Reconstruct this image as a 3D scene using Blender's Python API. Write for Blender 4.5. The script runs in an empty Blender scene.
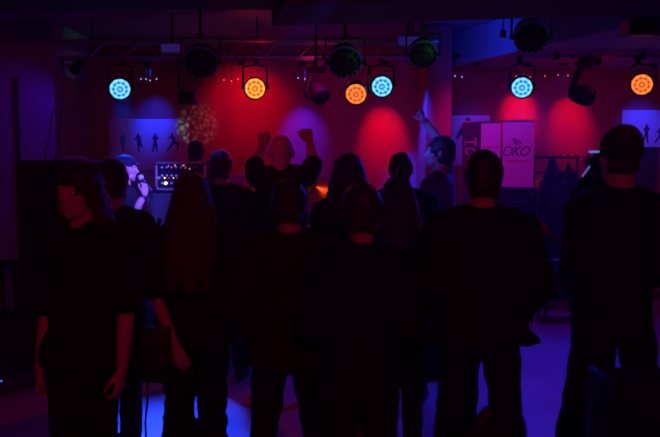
import bpy, bmesh, math, random
from mathutils import Vector, Matrix, Euler, noise as mnoise

random.seed(11)
C = bpy.context.scene.collection
SC = bpy.context.scene
PI = math.pi
V = Vector

# ------------------------------------------------------------------ camera
CAM_H, FPX, PITCH = 1.72, 800.0, math.atan((218.5 - 155) / 800.0)
cd = bpy.data.cameras.new('camera')
cam = bpy.data.objects.new('camera', cd)
C.objects.link(cam)
cd.sensor_width = 36.0
cd.lens = FPX / 660 * 36
cd.clip_start = 0.05
cam.location = (0, 0, CAM_H)
cam.rotation_euler = (PI / 2 - PITCH, 0, 0)
cd.dof.use_dof = True
cd.dof.focus_distance = 8.0
cd.dof.aperture_fstop = 2.8
SC.camera = cam


def P(px, py, d):
    """world point at depth d (metres along Y) seen at pixel px, py"""
    u, v = (px - 330) / FPX, (218.5 - py) / FPX
    cp, sp = math.cos(PITCH), math.sin(PITCH)
    r = V((u, cp + v * sp, -sp + v * cp))
    return V((0, 0, CAM_H)) + r * (d / r.y)


# ------------------------------------------------------------------ materials
def mat(name, col, rough=0.6, metal=0.0, var=0.15, scale=8.0, bump=0.0, bscale=60.0, spec=0.5, sheen=0.0):
    m = bpy.data.materials.new(name)
    m.use_nodes = True
    nt = m.node_tree
    b = nt.nodes['Principled BSDF']
    b.inputs['Roughness'].default_value = rough
    b.inputs['Metallic'].default_value = metal
    b.inputs['Specular IOR Level'].default_value = spec
    if sheen:
        b.inputs['Sheen Weight'].default_value = sheen
    tc = nt.nodes.new('ShaderNodeTexCoord')
    n = nt.nodes.new('ShaderNodeTexNoise')
    n.inputs['Scale'].default_value = scale
    n.inputs['Detail'].default_value = 5
    nt.links.new(tc.outputs['Object'], n.inputs['Vector'])
    r = nt.nodes.new('ShaderNodeValToRGB')
    r.color_ramp.elements[0].position = 0.3
    r.color_ramp.elements[1].position = 0.7
    r.color_ramp.elements[0].color = tuple(c * (1 - var) for c in col) + (1,)
    r.color_ramp.elements[1].color = tuple(min(1, c * (1 + var)) for c in col) + (1,)
    nt.links.new(n.outputs['Fac'], r.inputs['Fac'])
    nt.links.new(r.outputs['Color'], b.inputs['Base Color'])
    if bump:
        n2 = nt.nodes.new('ShaderNodeTexNoise')
        n2.inputs['Scale'].default_value = bscale
        n2.inputs['Detail'].default_value = 3
        nt.links.new(tc.outputs['Object'], n2.inputs['Vector'])
        bp = nt.nodes.new('ShaderNodeBump')
        bp.inputs['Strength'].default_value = bump
        bp.inputs['Distance'].default_value = 0.01
        nt.links.new(n2.outputs['Fac'], bp.inputs['Height'])
        nt.links.new(bp.outputs['Normal'], b.inputs['Normal'])
    return m


def emit(name, col, strength):
    m = bpy.data.materials.new(name)
    m.use_nodes = True
    nt = m.node_tree
    b = nt.nodes['Principled BSDF']
    b.inputs['Base Color'].default_value = (0.02, 0.02, 0.02, 1)
    b.inputs['Emission Color'].default_value = tuple(col) + (1,)
    b.inputs['Emission Strength'].default_value = strength
    return m


def lens_mat(name, core, edge, strength):
    """glowing LED lens: rings of LEDs with darker gaps, radial in the object's own XY"""
    m = bpy.data.materials.new(name)
    m.use_nodes = True
    nt = m.node_tree
    L = nt.links
    b = nt.nodes['Principled BSDF']
    b.inputs['Base Color'].default_value = (0.02, 0.02, 0.02, 1)
    b.inputs['Roughness'].default_value = 0.2
    tc = nt.nodes.new('ShaderNodeTexCoord')
    sx = nt.nodes.new('ShaderNodeSeparateXYZ')
    L.new(tc.outputs['Object'], sx.inputs[0])

    def mth(op, a, bb=None, c=None):
        n = nt.nodes.new('ShaderNodeMath')
        n.operation = op
        for i, x in enumerate((a, bb, c)):
            if x is None:
                continue
            if isinstance(x, (int, float)):
                n.inputs[i].default_value = x
            else:
                L.new(x, n.inputs[i])
        return n.outputs[0]
    r = mth('SQRT', mth('ADD', mth('MULTIPLY', sx.outputs[0], sx.outputs[0]), mth('MULTIPLY', sx.outputs[1], sx.outputs[1])))
    a = mth('ARCTAN2', sx.outputs[1], sx.outputs[0])
    ring = mth('COSINE', mth('MULTIPLY', r, 2 * PI / 0.042))
    dots = mth('COSINE', mth('MULTIPLY', a, 9.0))
    f = mth('ADD', mth('MULTIPLY', ring, 0.32), mth('MULTIPLY', dots, 0.18))
    f = mth('ADD', f, 0.54)
    ra = nt.nodes.new('ShaderNodeValToRGB')
    ra.color_ramp.elements[0].position = 0.15
    ra.color_ramp.elements[0].color = tuple(edge) + (1,)
    ra.color_ramp.elements[1].position = 0.75
    ra.color_ramp.elements[1].color = tuple(core) + (1,)
    L.new(f, ra.inputs['Fac'])
    L.new(ra.outputs['Color'], b.inputs['Emission Color'])
    b.inputs['Emission Strength'].default_value = strength
    return m


M = {}
M['wall'] = mat('red painted plaster', (0.46, 0.07, 0.105), 0.75, var=0.12, scale=3, bump=0.15, bscale=40)
M['side'] = mat('pale plaster', (0.42, 0.36, 0.46), 0.75, var=0.1, scale=2, bump=0.1)
M['ceiling'] = mat('ceiling paint', (0.42, 0.34, 0.42), 0.8, var=0.12, scale=1.5, bump=0.1)
M['beam'] = mat('dark beam paint', (0.06, 0.05, 0.06), 0.7, var=0.2, scale=4, bump=0.1)
M['soffit'] = mat('pale bulkhead board', (0.5, 0.48, 0.55), 0.7, var=0.08, scale=2, bump=0.05)
M['black'] = mat('black plastic', (0.010, 0.010, 0.011), 0.6, var=0.2, scale=30, bump=0.1, bscale=200)
M['blackmetal'] = mat('black powder coat', (0.018, 0.018, 0.02), 0.35, 0.4, var=0.2, scale=20)
M['gloss'] = mat('gloss black shell', (0.012, 0.012, 0.014), 0.18, 0.2, var=0.2, scale=10)
M['tolex'] = mat('black vinyl covering', (0.014, 0.013, 0.014), 0.55, var=0.3, scale=60, bump=0.4, bscale=300)
M['grille'] = mat('speaker grille cloth', (0.03, 0.03, 0.035), 0.8, var=0.5, scale=120, bump=0.5, bscale=400)
M['alu'] = mat('aluminium', (0.6, 0.6, 0.62), 0.3, 0.9, var=0.08, scale=30)
M['chrome'] = mat('chrome', (0.85, 0.85, 0.86), 0.12, 1.0, var=0.03, scale=30)
M['brass'] = mat('cymbal bronze', (0.85, 0.55, 0.2), 0.3, 1.0, var=0.15, scale=30)
M['shell'] = mat('drum shell lacquer', (0.08, 0.03, 0.06), 0.25, var=0.3, scale=10)
M['drumskin'] = mat('drum skin', (0.75, 0.72, 0.68), 0.5, var=0.05, scale=10)
M['white'] = mat('white print', (0.78, 0.76, 0.78), 0.5, var=0.04, scale=3)
M['ink'] = mat('dark ink', (0.04, 0.02, 0.06), 0.6, var=0.1, scale=5)
M['strip'] = mat('dark plum print', (0.07, 0.02, 0.06), 0.5, var=0.1, scale=5)
M['pinkink'] = mat('pink ink', (0.75, 0.25, 0.4), 0.5, var=0.05, scale=5)
M['redink'] = mat('red ink', (0.6, 0.06, 0.1), 0.5, var=0.05, scale=5)
M['yellow'] = mat('yellow board', (0.75, 0.7, 0.08), 0.6, var=0.1, scale=4)
M['grey'] = mat('grey housing', (0.5, 0.5, 0.55), 0.4, var=0.1, scale=20)
M['dimgrey'] = mat('dark grey housing', (0.09, 0.09, 0.12), 0.5, var=0.1, scale=20)
M['cable'] = mat('black cable', (0.02, 0.02, 0.02), 0.5, var=0.1)
M['whitecable'] = mat('white cable', (0.75, 0.75, 0.78), 0.4, var=0.05)
M['skin'] = mat('skin', (0.50, 0.31, 0.24), 0.5, var=0.12, scale=14, bump=0.1, bscale=120)
M['hairdark'] = mat('dark brown hair', (0.018, 0.010, 0.007), 0.45, var=0.4, scale=40, bump=0.6, bscale=120, sheen=0.1)
M['hairblond'] = mat('mid brown hair', (0.06, 0.032, 0.016), 0.45, var=0.4, scale=40, bump=0.6, bscale=120, sheen=0.1)
M['blackcloth'] = mat('black cotton', (0.012, 0.011, 0.013), 0.85, var=0.3, scale=25, bump=0.4, bscale=90, spec=0.2)
M['navycloth'] = mat('navy cotton', (0.010, 0.012, 0.028), 0.85, var=0.3, scale=25, bump=0.4, bscale=90, spec=0.2)
M['browncloth'] = mat('dark brown wool', (0.026, 0.014, 0.012), 0.9, var=0.3, scale=25, bump=0.4, bscale=90, spec=0.2)
M['greycloth'] = mat('charcoal wool', (0.03, 0.03, 0.034), 0.9, var=0.3, scale=25, bump=0.4, bscale=90, spec=0.2)
M['bluecloth'] = mat('mid blue cotton', (0.10, 0.12, 0.24), 0.85, var=0.3, scale=25, bump=0.4, bscale=90, spec=0.2)
M['denim'] = mat('dark denim', (0.014, 0.016, 0.03), 0.85, var=0.35, scale=60, bump=0.3, bscale=150, spec=0.2)
M['leather'] = mat('black leather', (0.014, 0.012, 0.012), 0.35, var=0.2, scale=30, bump=0.3, bscale=150)
M['shoe'] = mat('dark shoe leather', (0.016, 0.013, 0.012), 0.45, var=0.2, scale=30, bump=0.2)
M['eyewhite'] = mat('eye white', (0.7, 0.68, 0.66), 0.2, var=0.02)
M['led_white'] = emit('small white lamp', (0.45, 0.4, 1.0), 1.1)
M['led_warm'] = emit('warm bulb', (1.0, 0.75, 0.3), 2.0)
M['led_red'] = emit('red indicator', (1.0, 0.12, 0.12), 1.2)
M['led_pink'] = emit('pink indicator', (0.9, 0.2, 0.5), 0.7)
M['led_blue'] = emit('blue indicator', (0.1, 0.2, 1.0), 1.0)
M['flood'] = emit('dim flood glass', (0.13, 0.06, 0.8), 0.13)
M['screen'] = emit('small lit screen', (0.22, 0.2, 0.85), 0.45)
M['finder'] = emit('lit viewfinder', (0.2, 0.3, 0.9), 0.6)
M['lens_blue'] = lens_mat('blue LED lens', (0.22, 0.85, 1.0), (0.0, 0.08, 1.0), 1.1)
M['lens_red'] = lens_mat('red LED lens', (1.0, 0.52, 0.06), (1.0, 0.015, 0.0), 1.15)
M['lens_orange'] = lens_mat('orange LED lens', (1.0, 0.30, 0.045), (0.8, 0.02, 0.0), 1.1)


def floor_mat():
    m = mat('worn floor coating', (0.30, 0.26, 0.30), 0.42, var=0.18, scale=2.2, bump=0.12, bscale=25)
    return m


M['floor'] = floor_mat()

# ------------------------------------------------------------------ mesh helpers


class MB:
    def __init__(s):
        s.v, s.f = [], []

    def add(s, vs, fs, T=None):
        o = len(s.v)
        s.v += [(T @ V(x)) if T else V(x) for x in vs]
        s.f += [tuple(o + i for i in f) for f in fs]
        return s

    def box(s, c, size, T=None, bev=0.0):
        bm = bmesh.new()
        bmesh.ops.create_cube(bm, size=1.0)
        for v in bm.verts:
            v.co = V((v.co.x * size[0] + c[0], v.co.y * size[1] + c[1], v.co.z * size[2] + c[2]))
        if bev:
            bmesh.ops.bevel(bm, geom=bm.edges[:], offset=bev, segments=2, affect='EDGES', profile=0.7)
        bm.verts.index_update()
        s.add([v.co.copy() for v in bm.verts], [[v.index for v in f.verts] for f in bm.faces], T)
        bm.free()
        return s

    def rings(s, rings, T=None, caps=True):
        """loft through rings of equal length"""
        n = len(rings[0])
        vs = [p for r in rings for p in r]
        fs = []
        for i in range(len(rings) - 1):
            for j in range(n):
                k = (j + 1) % n
                fs.append((i * n + j, i * n + k, (i + 1) * n + k, (i + 1) * n + j))
        if caps:
            fs.append(tuple(range(n))[::-1])
            fs.append(tuple((len(rings) - 1) * n + j for j in range(n)))
        return s.add(vs, fs, T)

    def cyl(s, a, b, r1, r2=None, n=16, T=None):
        a, b = V(a), V(b)
        r2 = r1 if r2 is None else r2
        d = (b - a).normalized()
        x = d.orthogonal().normalized()
        y = d.cross(x)
        R = [[p + (x * math.cos(2 * PI * i / n) + y * math.sin(2 * PI * i / n)) * r for i in range(n)] for p, r in ((a, r1), (b, r2))]
        return s.rings(R, T)

    def cap(s, a, b, ra, rb=None, n=12, h=4):
        """tapered capsule"""
        a, b = V(a), V(b)
        rb = ra if rb is None else rb
        d = b - a
        d = d.normalized() if d.length > 1e-6 else V((0, 0, 1))
        x = d.orthogonal().normalized()
        y = d.cross(x)
        R = []
        for c, r, rng in ((a, ra, range(h, 0, -1)), (a, ra, [0]), (b, rb, range(0, h + 1))):
            sg = -1 if c is a and rng != [0] else 1
            for k in rng:
                t = k / h * PI / 2 * 0.97
                R.append([c + d * (sg * math.sin(t) * r) + (x * math.cos(2 * PI * i / n) + y * math.sin(2 * PI * i / n)) * (math.cos(t) * r) for i in range(n)])
        # first loop for a runs h..1 (sign -1), then 0, then b 0..h
        return s.rings(R)

    def ell(s, c, r, n=18, m=12, T=None, rot=None):
        R = []
        Q = Euler(rot).to_matrix() if rot else Matrix.Identity(3)
        for k in range(m + 1):
            t = -PI / 2 + PI * (k / m) * 0.996 + PI * 0.002
            R.append([V(c) + Q @ V((r[0] * math.cos(t) * math.cos(2 * PI * i / n), r[1] * math.cos(t) * math.sin(2 * PI * i / n), r[2] * math.sin(t))) for i in range(n)])
        return s.rings(R, T)

    def lathe(s, prof, n=32, T=None, caps=True):
        return s.rings([[V((r * math.cos(2 * PI * i / n), r * math.sin(2 * PI * i / n), z)) for i in range(n)] for r, z in prof], T, caps)

    def prism(s, poly, y0, y1, T=None):
        """polygon in XZ extruded along Y"""
        return s.rings([[V((x, y0, z)) for x, z in poly], [V((x, y1, z)) for x, z in poly]], T)

    def slab(s, poly, z0, z1):
        return s.rings([[V((x, y, z0)) for x, y in poly], [V((x, y, z1)) for x, y in poly]])

    def tube(s, pts, r, n=10):
        pts = [V(p) for p in pts]
        R = []
        x = None
        for i, p in enumerate(pts):
            d = (pts[min(i + 1, len(pts) - 1)] - pts[max(i - 1, 0)]).normalized()
            x = d.orthogonal().normalized() if x is None else (x - d * x.dot(d)).normalized()
            y = d.cross(x)
            R.append([p + (x * math.cos(2 * PI * k / n) + y * math.sin(2 * PI * k / n)) * r for k in range(n)])
        return s.rings(R)

    def loft(s, secs, n=24, p=2.0):
        """horizontal elliptical sections (z, cx, cy, rx, ry)"""
        R = []
        for z, cx, cy, rx, ry in secs:
            ring = []
            for i in range(n):
                a = 2 * PI * i / n
                c_, s_ = math.cos(a), math.sin(a)
                ring.append(V((cx + rx * math.copysign(abs(c_) ** (2 / p), c_), cy + ry * math.copysign(abs(s_) ** (2 / p), s_), z)))
            R.append(ring)
        return s.rings(R)

    def mesh(s, name):
        me = bpy.data.meshes.new(name)
        me.from_pydata([tuple(v) for v in s.v], [], s.f)
        bm = bmesh.new()
        bm.from_mesh(me)
        bmesh.ops.recalc_face_normals(bm, faces=bm.faces[:])
        bm.to_mesh(me)
        bm.free()
        return me

    def build(s, name, m, parent=None, smooth=35, T=None):
        if T is not None:
            s.v = [T @ v for v in s.v]
        me = s.mesh(name)
        if smooth:
            me.shade_smooth()
            me.set_sharp_from_angle(angle=math.radians(smooth))
        me.materials.append(m)
        o = bpy.data.objects.new(name, me)
        C.objects.link(o)
        o.parent = parent
        return o


def bezier(pts, n=10):
    """Catmull-Rom through points"""
    pts = [V(p) for p in pts]
    out = []
    for i in range(len(pts) - 1):
        p0, p1, p2, p3 = pts[max(i - 1, 0)], pts[i], pts[i + 1], pts[min(i + 2, len(pts) - 1)]
        for k in range(n):
            t = k / n
            out.append(0.5 * ((2 * p1) + (p2 - p0) * t + (2 * p0 - 5 * p1 + 4 * p2 - p3) * t * t + (3 * p1 - p0 - 3 * p2 + p3) * t ** 3))
    out.append(pts[-1])
    return out


def tag(o, label, cat, group=None, kind=None):
    if label:
        o['label'] = label
    if cat:
        o['category'] = cat
    if group:
        o['group'] = group
    if kind:
        o['kind'] = kind
    return o


def thing(name, label, cat, loc=(0, 0, 0), rot=(0, 0, 0), group=None):
    o = bpy.data.objects.new(name, None)
    C.objects.link(o)
    o.location = loc
    o.rotation_euler = rot
    o.empty_display_size = 0.1
    return tag(o, label, cat, group)


def copy_tree(o, parent=None):
    c = o.copy()
    C.objects.link(c)
    if parent is not None:
        c.parent = parent
    for ch in [x for x in bpy.data.objects if x.parent == o and x.name in KIDS.get(o.name, [x.name])]:
        copy_tree(ch, c)
    return c


KIDS = {}


def struct(name, mb, m, smooth=0):
    o = mb.build(name, m, None, smooth)
    o['kind'] = 'structure'
    return o


def aim(frm, to, up=V((0, 0, 1))):
    """matrix whose local +Z points from frm to to"""
    z = (V(to) - V(frm)).normalized()
    x = up.cross(z).normalized()
    y = z.cross(x)
    R = Matrix((x, y, z)).transposed().to_4x4()
    return Matrix.Translation(V(frm)) @ R


# ------------------------------------------------------------------ remeshed organic shapes
_tex = {}


def tex(size):
    if size not in _tex:
        t = bpy.data.textures.new('folds', 'CLOUDS')
        t.noise_scale = size
        t.noise_depth = 2
        _tex[size] = t
    return _tex[size]


def organic(name, mb, m, parent, voxel=0.011, smooth=4, disp=0.0, dsize=0.1):
    me = mb.mesh(name)
    o = bpy.data.objects.new('tmp', me)
    C.objects.link(o)
    r = o.modifiers.new('r', 'REMESH')
    r.mode = 'VOXEL'
    r.voxel_size = voxel
    if disp:
        d = o.modifiers.new('d', 'DISPLACE')
        d.texture = tex(dsize)
        d.texture_coords = 'LOCAL'
        d.strength = disp
        d.mid_level = 0.5
    if smooth:
        sm = o.modifiers.new('s', 'SMOOTH')
        sm.factor = 0.5
        sm.iterations = smooth
    dg = bpy.context.evaluated_depsgraph_get()
    new = bpy.data.meshes.new_from_object(o.evaluated_get(dg))
    bpy.data.objects.remove(o)
    bpy.data.meshes.remove(me)
    new.name = name
    new.shade_smooth()
    new.materials.clear()
    new.materials.append(m)
    ob = bpy.data.objects.new(name, new)
    C.objects.link(ob)
    ob.parent = parent
    return ob


# ------------------------------------------------------------------ people
def hand(mb, w, u, n, side, curl=0.35, point=False, k=1.0):
    """five fingered hand from wrist w along u, palm facing n; side +1 right, -1 left"""
    u = V(u).normalized()
    n = V(n)
    n = (n - u * n.dot(u)).normalized()
    t = u.cross(n) * side            # towards the index finger
    w = V(w)
    lens = (0.074, 0.082, 0.077, 0.060)
    for i in range(4):
        off = t * ((1.5 - i) * 0.0205 * k)
        kn = w + u * (0.088 - abs(i - 1) * 0.004) * k + off
        mb.cap(w + u * 0.012 * k + off * 0.62, kn, 0.0145 * k, 0.0115 * k, 8, 2)
        c = curl
        if point:
            c = 0.05 if i == 0 else 1.0
        p, ang = kn, 0.0
        rr = (0.0098, 0.0090, 0.0082, 0.0070)
        for j, fr in enumerate((0.45, 0.31, 0.24)):
            ang += c * (1.45, 1.65, 1.1)[j]
            d = u * math.cos(ang) + n * math.sin(ang)
            d = (d + t * (1.5 - i) * 0.05 * (1 - c)).normalized()
            q = p + d * lens[i] * fr * k
            mb.cap(p, q, rr[j] * k, rr[j + 1] * k, 8, 2)
            p = q
    b0 = w + u * 0.022 * k + t * 0.024 * k + n * 0.006 * k
    d1 = (u * 0.75 + t * (0.75 - 0.4 * curl) + n * (0.25 + 0.4 * curl)).normalized()
    d2 = (u * (0.95 - 0.4 * curl) + t * (0.25 - 0.6 * curl) + n * (0.25 + 0.5 * curl)).normalized()
    p1 = b0 + d1 * 0.042 * k
    p2 = p1 + d2 * 0.034 * k
    p3 = p2 + d2 * 0.026 * k
    mb.cap(w + u * 0.012 * k, b0, 0.015 * k, 0.014 * k, 8, 2)
    mb.cap(b0, p1, 0.014 * k, 0.011 * k, 8, 2)
    mb.cap(p1, p2, 0.011 * k, 0.0098 * k, 8, 2)
    mb.cap(p2, p3, 0.0098 * k, 0.0078 * k, 8, 2)


HANG_R = dict(e=(0.235, -0.03, 1.135), w=(0.245, 0.055, 0.90), n=(-1, 0.1, 0), curl=0.3)
HANG_L = dict(e=(-0.235, -0.03, 1.135), w=(-0.245, 0.055, 0.90), n=(1, 0.1, 0), curl=0.3)


def person(label, pos, H, yaw, R=None, L=None, top='shirt', topmat='blackcloth', sleeve='long', hem=0.90,
           legmat='denim', hair='short', hairmat='hairdark', wide=1.0, female=False, head_yaw=0.0, head_tilt=0.0,
           stance=0.0, voxel=0.009, eyes=False, hood=False, legw=1.0, hair_len=1.2, extra=None, fringe=False, build=1.0, shw=1.0, shrug=0.0, flare=1.0):
    s = H / 1.75
    root = thing('person', label, 'person', pos, (0, 0, math.radians(yaw)))
    root.scale = (s, s, s)
    R = dict(HANG_R, **(R or {}))
    L = dict(HANG_L, **(L or {}))
    g = 0.9 if female else 1.0
    shx = 0.172 * g * shw
    HC = V((0, 0.0, 1.632))
    hq = Matrix.Translation(V((0, -0.01, 1.53))) @ Euler((math.radians(head_tilt), 0, math.radians(head_yaw))).to_matrix().to_4x4() @ Matrix.Translation(V((0, 0.01, -1.53)))

    # ---- body: one continuous surface
    b = MB()
    hd = MB()
    hd.ell(HC + V((0, -0.012, 0.018)), (0.076, 0.093, 0.098))
    hd.ell(HC + V((0, 0.026, -0.045)), (0.058, 0.066, 0.075))
    hd.ell(HC + V((0, -0.030, -0.045)), (0.064, 0.062, 0.085))
    hd.cap(HC + V((-0.03, 0.045, -0.075)), HC + V((0.03, 0.045, -0.075)), 0.030, 0.030)
    hd.cap(HC + V((0, 0.064, -0.098)), HC + V((0, 0.062, -0.094)), 0.019, 0.019)        # chin
    hd.cap(HC + V((-0.036, 0.070, 0.020)), HC + V((0.036, 0.070, 0.020)), 0.016, 0.016)   # brow
    hd.cap(HC + V((0, 0.083, 0.012)), HC + V((0, 0.102, -0.026)), 0.009, 0.013)          # nose
    for sx in (-1, 1):
        hd.cap(HC + V((sx * 0.014, 0.088, -0.030)), HC + V((sx * 0.006, 0.094, -0.030)), 0.009, 0.009)
        hd.ell(HC + V((sx * 0.078, -0.012, -0.005)), (0.011, 0.021, 0.033), rot=(0.15, 0, sx * -0.35))   # ear
        hd.cap(HC + V((sx * 0.036, 0.066, -0.026)), HC + V((sx * 0.05, 0.045, -0.026)), 0.018, 0.018)  # cheek
    hd.cap(HC + V((-0.018, 0.082, -0.058)), HC + V((0.018, 0.082, -0.058)), 0.0085, 0.0085)   # upper lip
    hd.cap(HC + V((-0.015, 0.080, -0.069)), HC + V((0.015, 0.080, -0.069)), 0.0085, 0.0085)   # lower lip
    hd.v = [hq @ v for v in hd.v]
    b.v += hd.v
    b.f += hd.f
    b.cap((0, -0.018, 1.44), hq @ V((0, -0.022, 1.585)), 0.062 * g, 0.057 * g)
    hip = 0.168 if female else 0.158
    b.loft([(0.84, 0, 0, 0.12, 0.09), (0.90, 0, 0, hip, 0.108), (0.97, 0, 0, hip, 0.105), (1.08, 0, 0, 0.13 * g, 0.092), (1.2, 0, 0, 0.148 * g, 0.100),
            (1.32, 0, 0, 0.158 * g, 0.105), (1.40, 0, -0.008, 0.150 * g, 0.088), (1.45, 0, -0.015, 0.10 * g, 0.066)])
    arms = []
    for sx, A in ((1, R), (-1, L)):
        sh = V((sx * shx, -0.005, 1.405 + shrug))
        e, w = V(A['e']), V(A['w'])
        arms.append((sx, sh, e, w, A))
        b.cap((sx * 0.04, -0.015, 1.45 + shrug * 0.7), sh, 0.05, 0.053)
        b.cap(sh, e, 0.052 * g, 0.039 * g)
        b.cap(e, e.lerp(w, 0.35), 0.040 * g, 0.041 * g)
        b.cap(e.lerp(w, 0.35), w, 0.041 * g, 0.027 * g)
        hand(b, w, A.get('u', w - e), A['n'], sx, A['curl'], A.get('point', False), 1.0 if not female else 0.92)
    legs = []
    for sx in (-1, 1):
        hp = V((sx * 0.088, 0, 0.885))
        an = V((sx * (0.10 + stance), -0.015, 0.085))
        kn = hp.lerp(an, 0.5) + V((0, 0.02, 0))
        legs.append((sx, hp, kn, an))
        b.cap(hp, kn, 0.080, 0.054)
        b.cap(kn, kn.lerp(an, 0.35) + V((0, -0.012, 0)), 0.054, 0.056)
        b.cap(kn.lerp(an, 0.35) + V((0, -0.012, 0)), an, 0.056, 0.038)
        b.cap(an + V((0, -0.03, -0.045)), an + V((sx * 0.02, 0.14, -0.055)), 0.034, 0.026)
    organic('body', b, M['skin'], root, voxel, 3)

    if eyes:
        for sx in (-1, 1):
            MB().ell((0, 0, 0), (0.0115, 0.0115, 0.0115), 12, 8).build('eye', M['eyewhite'], root, T=hq @ Matrix.Translation(HC + V((sx * 0.031, 0.073, 0.002))))
    # ---- top
    t = MB()
    k = 0.016 if top == 'shirt' else 0.028
    ww = wide
    secs = []
    hips = (hip + k) * (1.0 if top != 'coat' else 1.08) * build
    if hem < 0.90:
        secs.append((hem, 0, 0, hips * 1.08 * ww * flare, (0.118 + k) * build))
    secs += [(max(hem, 0.88) if hem >= 0.90 else 0.93, 0, 0, hips * ww, (0.108 + k) * build)]
    wst = (0.136 if top == 'shirt' else 0.16) * g * build
    secs += [(1.04, 0, 0, (wst + k) * ww, (0.096 + k) * build), (1.12, 0, 0, (wst + 0.004 + k) * ww, (0.097 + k) * build), (1.24, 0, 0, (0.156 * g + k) * ww, (0.103 + k) * build),
             (1.34, 0, 0, (0.165 * g + k) * ww, 0.106 + k), (1.41, 0, -0.01, (0.15 * g + k) * ww, 0.086 + k), (1.455, 0, -0.016, 0.098 * g + k, 0.066 + k), (1.475 + shrug * 0.6, 0, -0.018, 0.066 + k * 0.5, 0.06 + k * 0.5)]
    t.loft(secs)
    for sx, sh, e, w, A in arms:
        t.cap((sx * 0.045, -0.015, 1.445 + shrug * 0.7), sh, 0.05 + k, 0.050 + k)
        if sleeve == 'long':
            t.cap(sh, e, 0.052 * g + k, 0.041 * g + k)
            t.cap(e, e.lerp(w, 0.93), 0.043 * g + k, 0.031 * g + k * 0.7)
        elif sleeve == 'short':
            t.cap(sh, sh.lerp(e, 0.62), 0.052 * g + k, 0.050 * g + k)
        elif sleeve == 'half':
            t.cap(sh, sh.lerp(e, 0.93), 0.052 * g + k, 0.047 * g + k)
    if hood:
        t.cap((-0.06, -0.085, 1.44), (0.06, -0.085, 1.44), 0.055, 0.055)
        t.cap((0, -0.10, 1.43), (0, -0.125, 1.36), 0.06, 0.05)
    if top in ('coat', 'jacket'):
        t.lathe([(0.078, 1.44), (0.083, 1.475), (0.078, 1.50), (0.05, 1.502)], 20, Matrix.Translation((0, -0.018, 0)))
    organic({'shirt': 'shirt', 'coat': 'coat', 'jacket': 'jacket'}[top], t, M[topmat], root, 0.012, 5, 0.03 if top != 'shirt' else 0.022, 0.09)
    # ---- trousers
    q = MB()
    q.loft([(0.80, 0, 0, 0.10, 0.09), (0.86, 0, 0, (hip + 0.004) * legw, 0.112), (0.93, 0, 0, hip + 0.012, 0.114), (1.0, 0, 0, hip + 0.004, 0.106)])
    for sx, hp, kn, an in legs:
        q.cap(hp, kn, 0.094 * legw, 0.070 * legw)
        q.cap(kn, an + V((0, 0, 0.03)), 0.070 * legw, (0.062 if not fringe else 0.085) * legw)
    organic('trousers', q, M[legmat], root, 0.012, 4, 0.05 if fringe else 0.026, 0.05 if fringe else 0.09)
    for sx, hp, kn, an in legs:
        z = MB()
        f0, f1 = an + V((0, -0.045, -0.045)), an + V((sx * 0.03, 0.165, -0.055))
        z.cap(f0, f1, 0.040, 0.030)
        z.cap(f0.lerp(f1, 0.5), f1 + V((0, -0.03, 0)), 0.042, 0.040)
        z.cap(an + V((0, -0.012, 0.03)), f0, 0.05, 0.042)
        z.v = [V((v.x, v.y, max(v.z, 0.0))) for v in z.v]
        organic('shoe', z, M['shoe'], root, 0.010, 3)
    # ---- hair / hat
    h = MB()
    if hair in ('short', 'crop', 'bun', 'long', 'ponytail', 'bob'):
        o = 0.012 if hair == 'short' else 0.007
        if hair in ('long', 'bob', 'bun'):
            o = 0.018
        h.ell(HC + V((0, -0.020, 0.030)), (0.078 + o, 0.092 + o, 0.090 + o))
        h.ell(HC + V((0, -0.038, -0.005)), (0.072 + o, 0.072 + o, 0.085 + o * 0.5))
        if hair == 'crop' or hair == 'short':
            h.cap(HC + V((-0.04, -0.07, -0.06)), HC + V((0.04, -0.07, -0.06)), 0.028 + o * 0.4, 0.028 + o * 0.4)
        if hair in ('long', 'bob'):
            zb = hair_len
            for i in range(9):
                a = PI * (1.0 + (i / 8.0)) if True else 0
                x0, y0 = 0.078 * math.cos(a), 0.085 * math.sin(a) - 0.01
                top_ = HC + V((x0, y0, 0.0))
                mid = V((x0 * 1.35, y0 * 1.12 - 0.015, 1.50))
                end = V((x0 * 1.3, min(y0 * 1.1, -0.03) - 0.075, zb + 0.03 * math.cos(i * 2.1)))
                mid2 = V((x0 * 1.45, min(y0, -0.03) * 1.2 - 0.06, (1.46 + zb) / 2))
                if zb > 1.4:
                    mid2 = mid.lerp(end, 0.5)
                h.cap(top_, mid, 0.034, 0.040, 8, 3)
                h.cap(mid, mid2, 0.040, 0.036, 8, 3)
                h.cap(mid2, end, 0.036, 0.014, 8, 3)
        if hair == 'bun':
            h.ell(HC + V((0.0, -0.12, 0.05)), (0.045, 0.045, 0.045))
        if hair == 'ponytail':
            h.cap(HC + V((0.0, -0.11, 0.03)), HC + V((0.01, -0.15, -0.03)), 0.03, 0.035)
            h.cap(HC + V((0.01, -0.15, -0.03)), HC + V((0.02, -0.13, -0.19)), 0.035, 0.015)
        h.v = [hq @ v for v in h.v]
        organic('hair', h, M[hairmat], root, 0.009, 3, 0.026 if hair != 'crop' else 0.01, 0.03)
    elif hair == 'beanie':
        h.ell(HC + V((0, -0.018, 0.042)), (0.089, 0.106, 0.098))
        h.ell(HC + V((0, -0.040, 0.055)), (0.084, 0.094, 0.094))
        h.ell(HC + V((0, -0.022, 0.012)), (0.093, 0.110, 0.030))
        h.v = [hq @ v for v in h.v]
        organic('beanie', h, M['greycloth'], root, 0.009, 3, 0.012, 0.03)
        h = MB()
        h.ell(HC + V((0, -0.045, -0.03)), (0.074, 0.065, 0.06))
        h.v = [hq @ v for v in h.v]
        organic('hair', h, M[hairmat], root, 0.009, 2, 0.01, 0.03)
    elif hair == 'cap':
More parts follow.
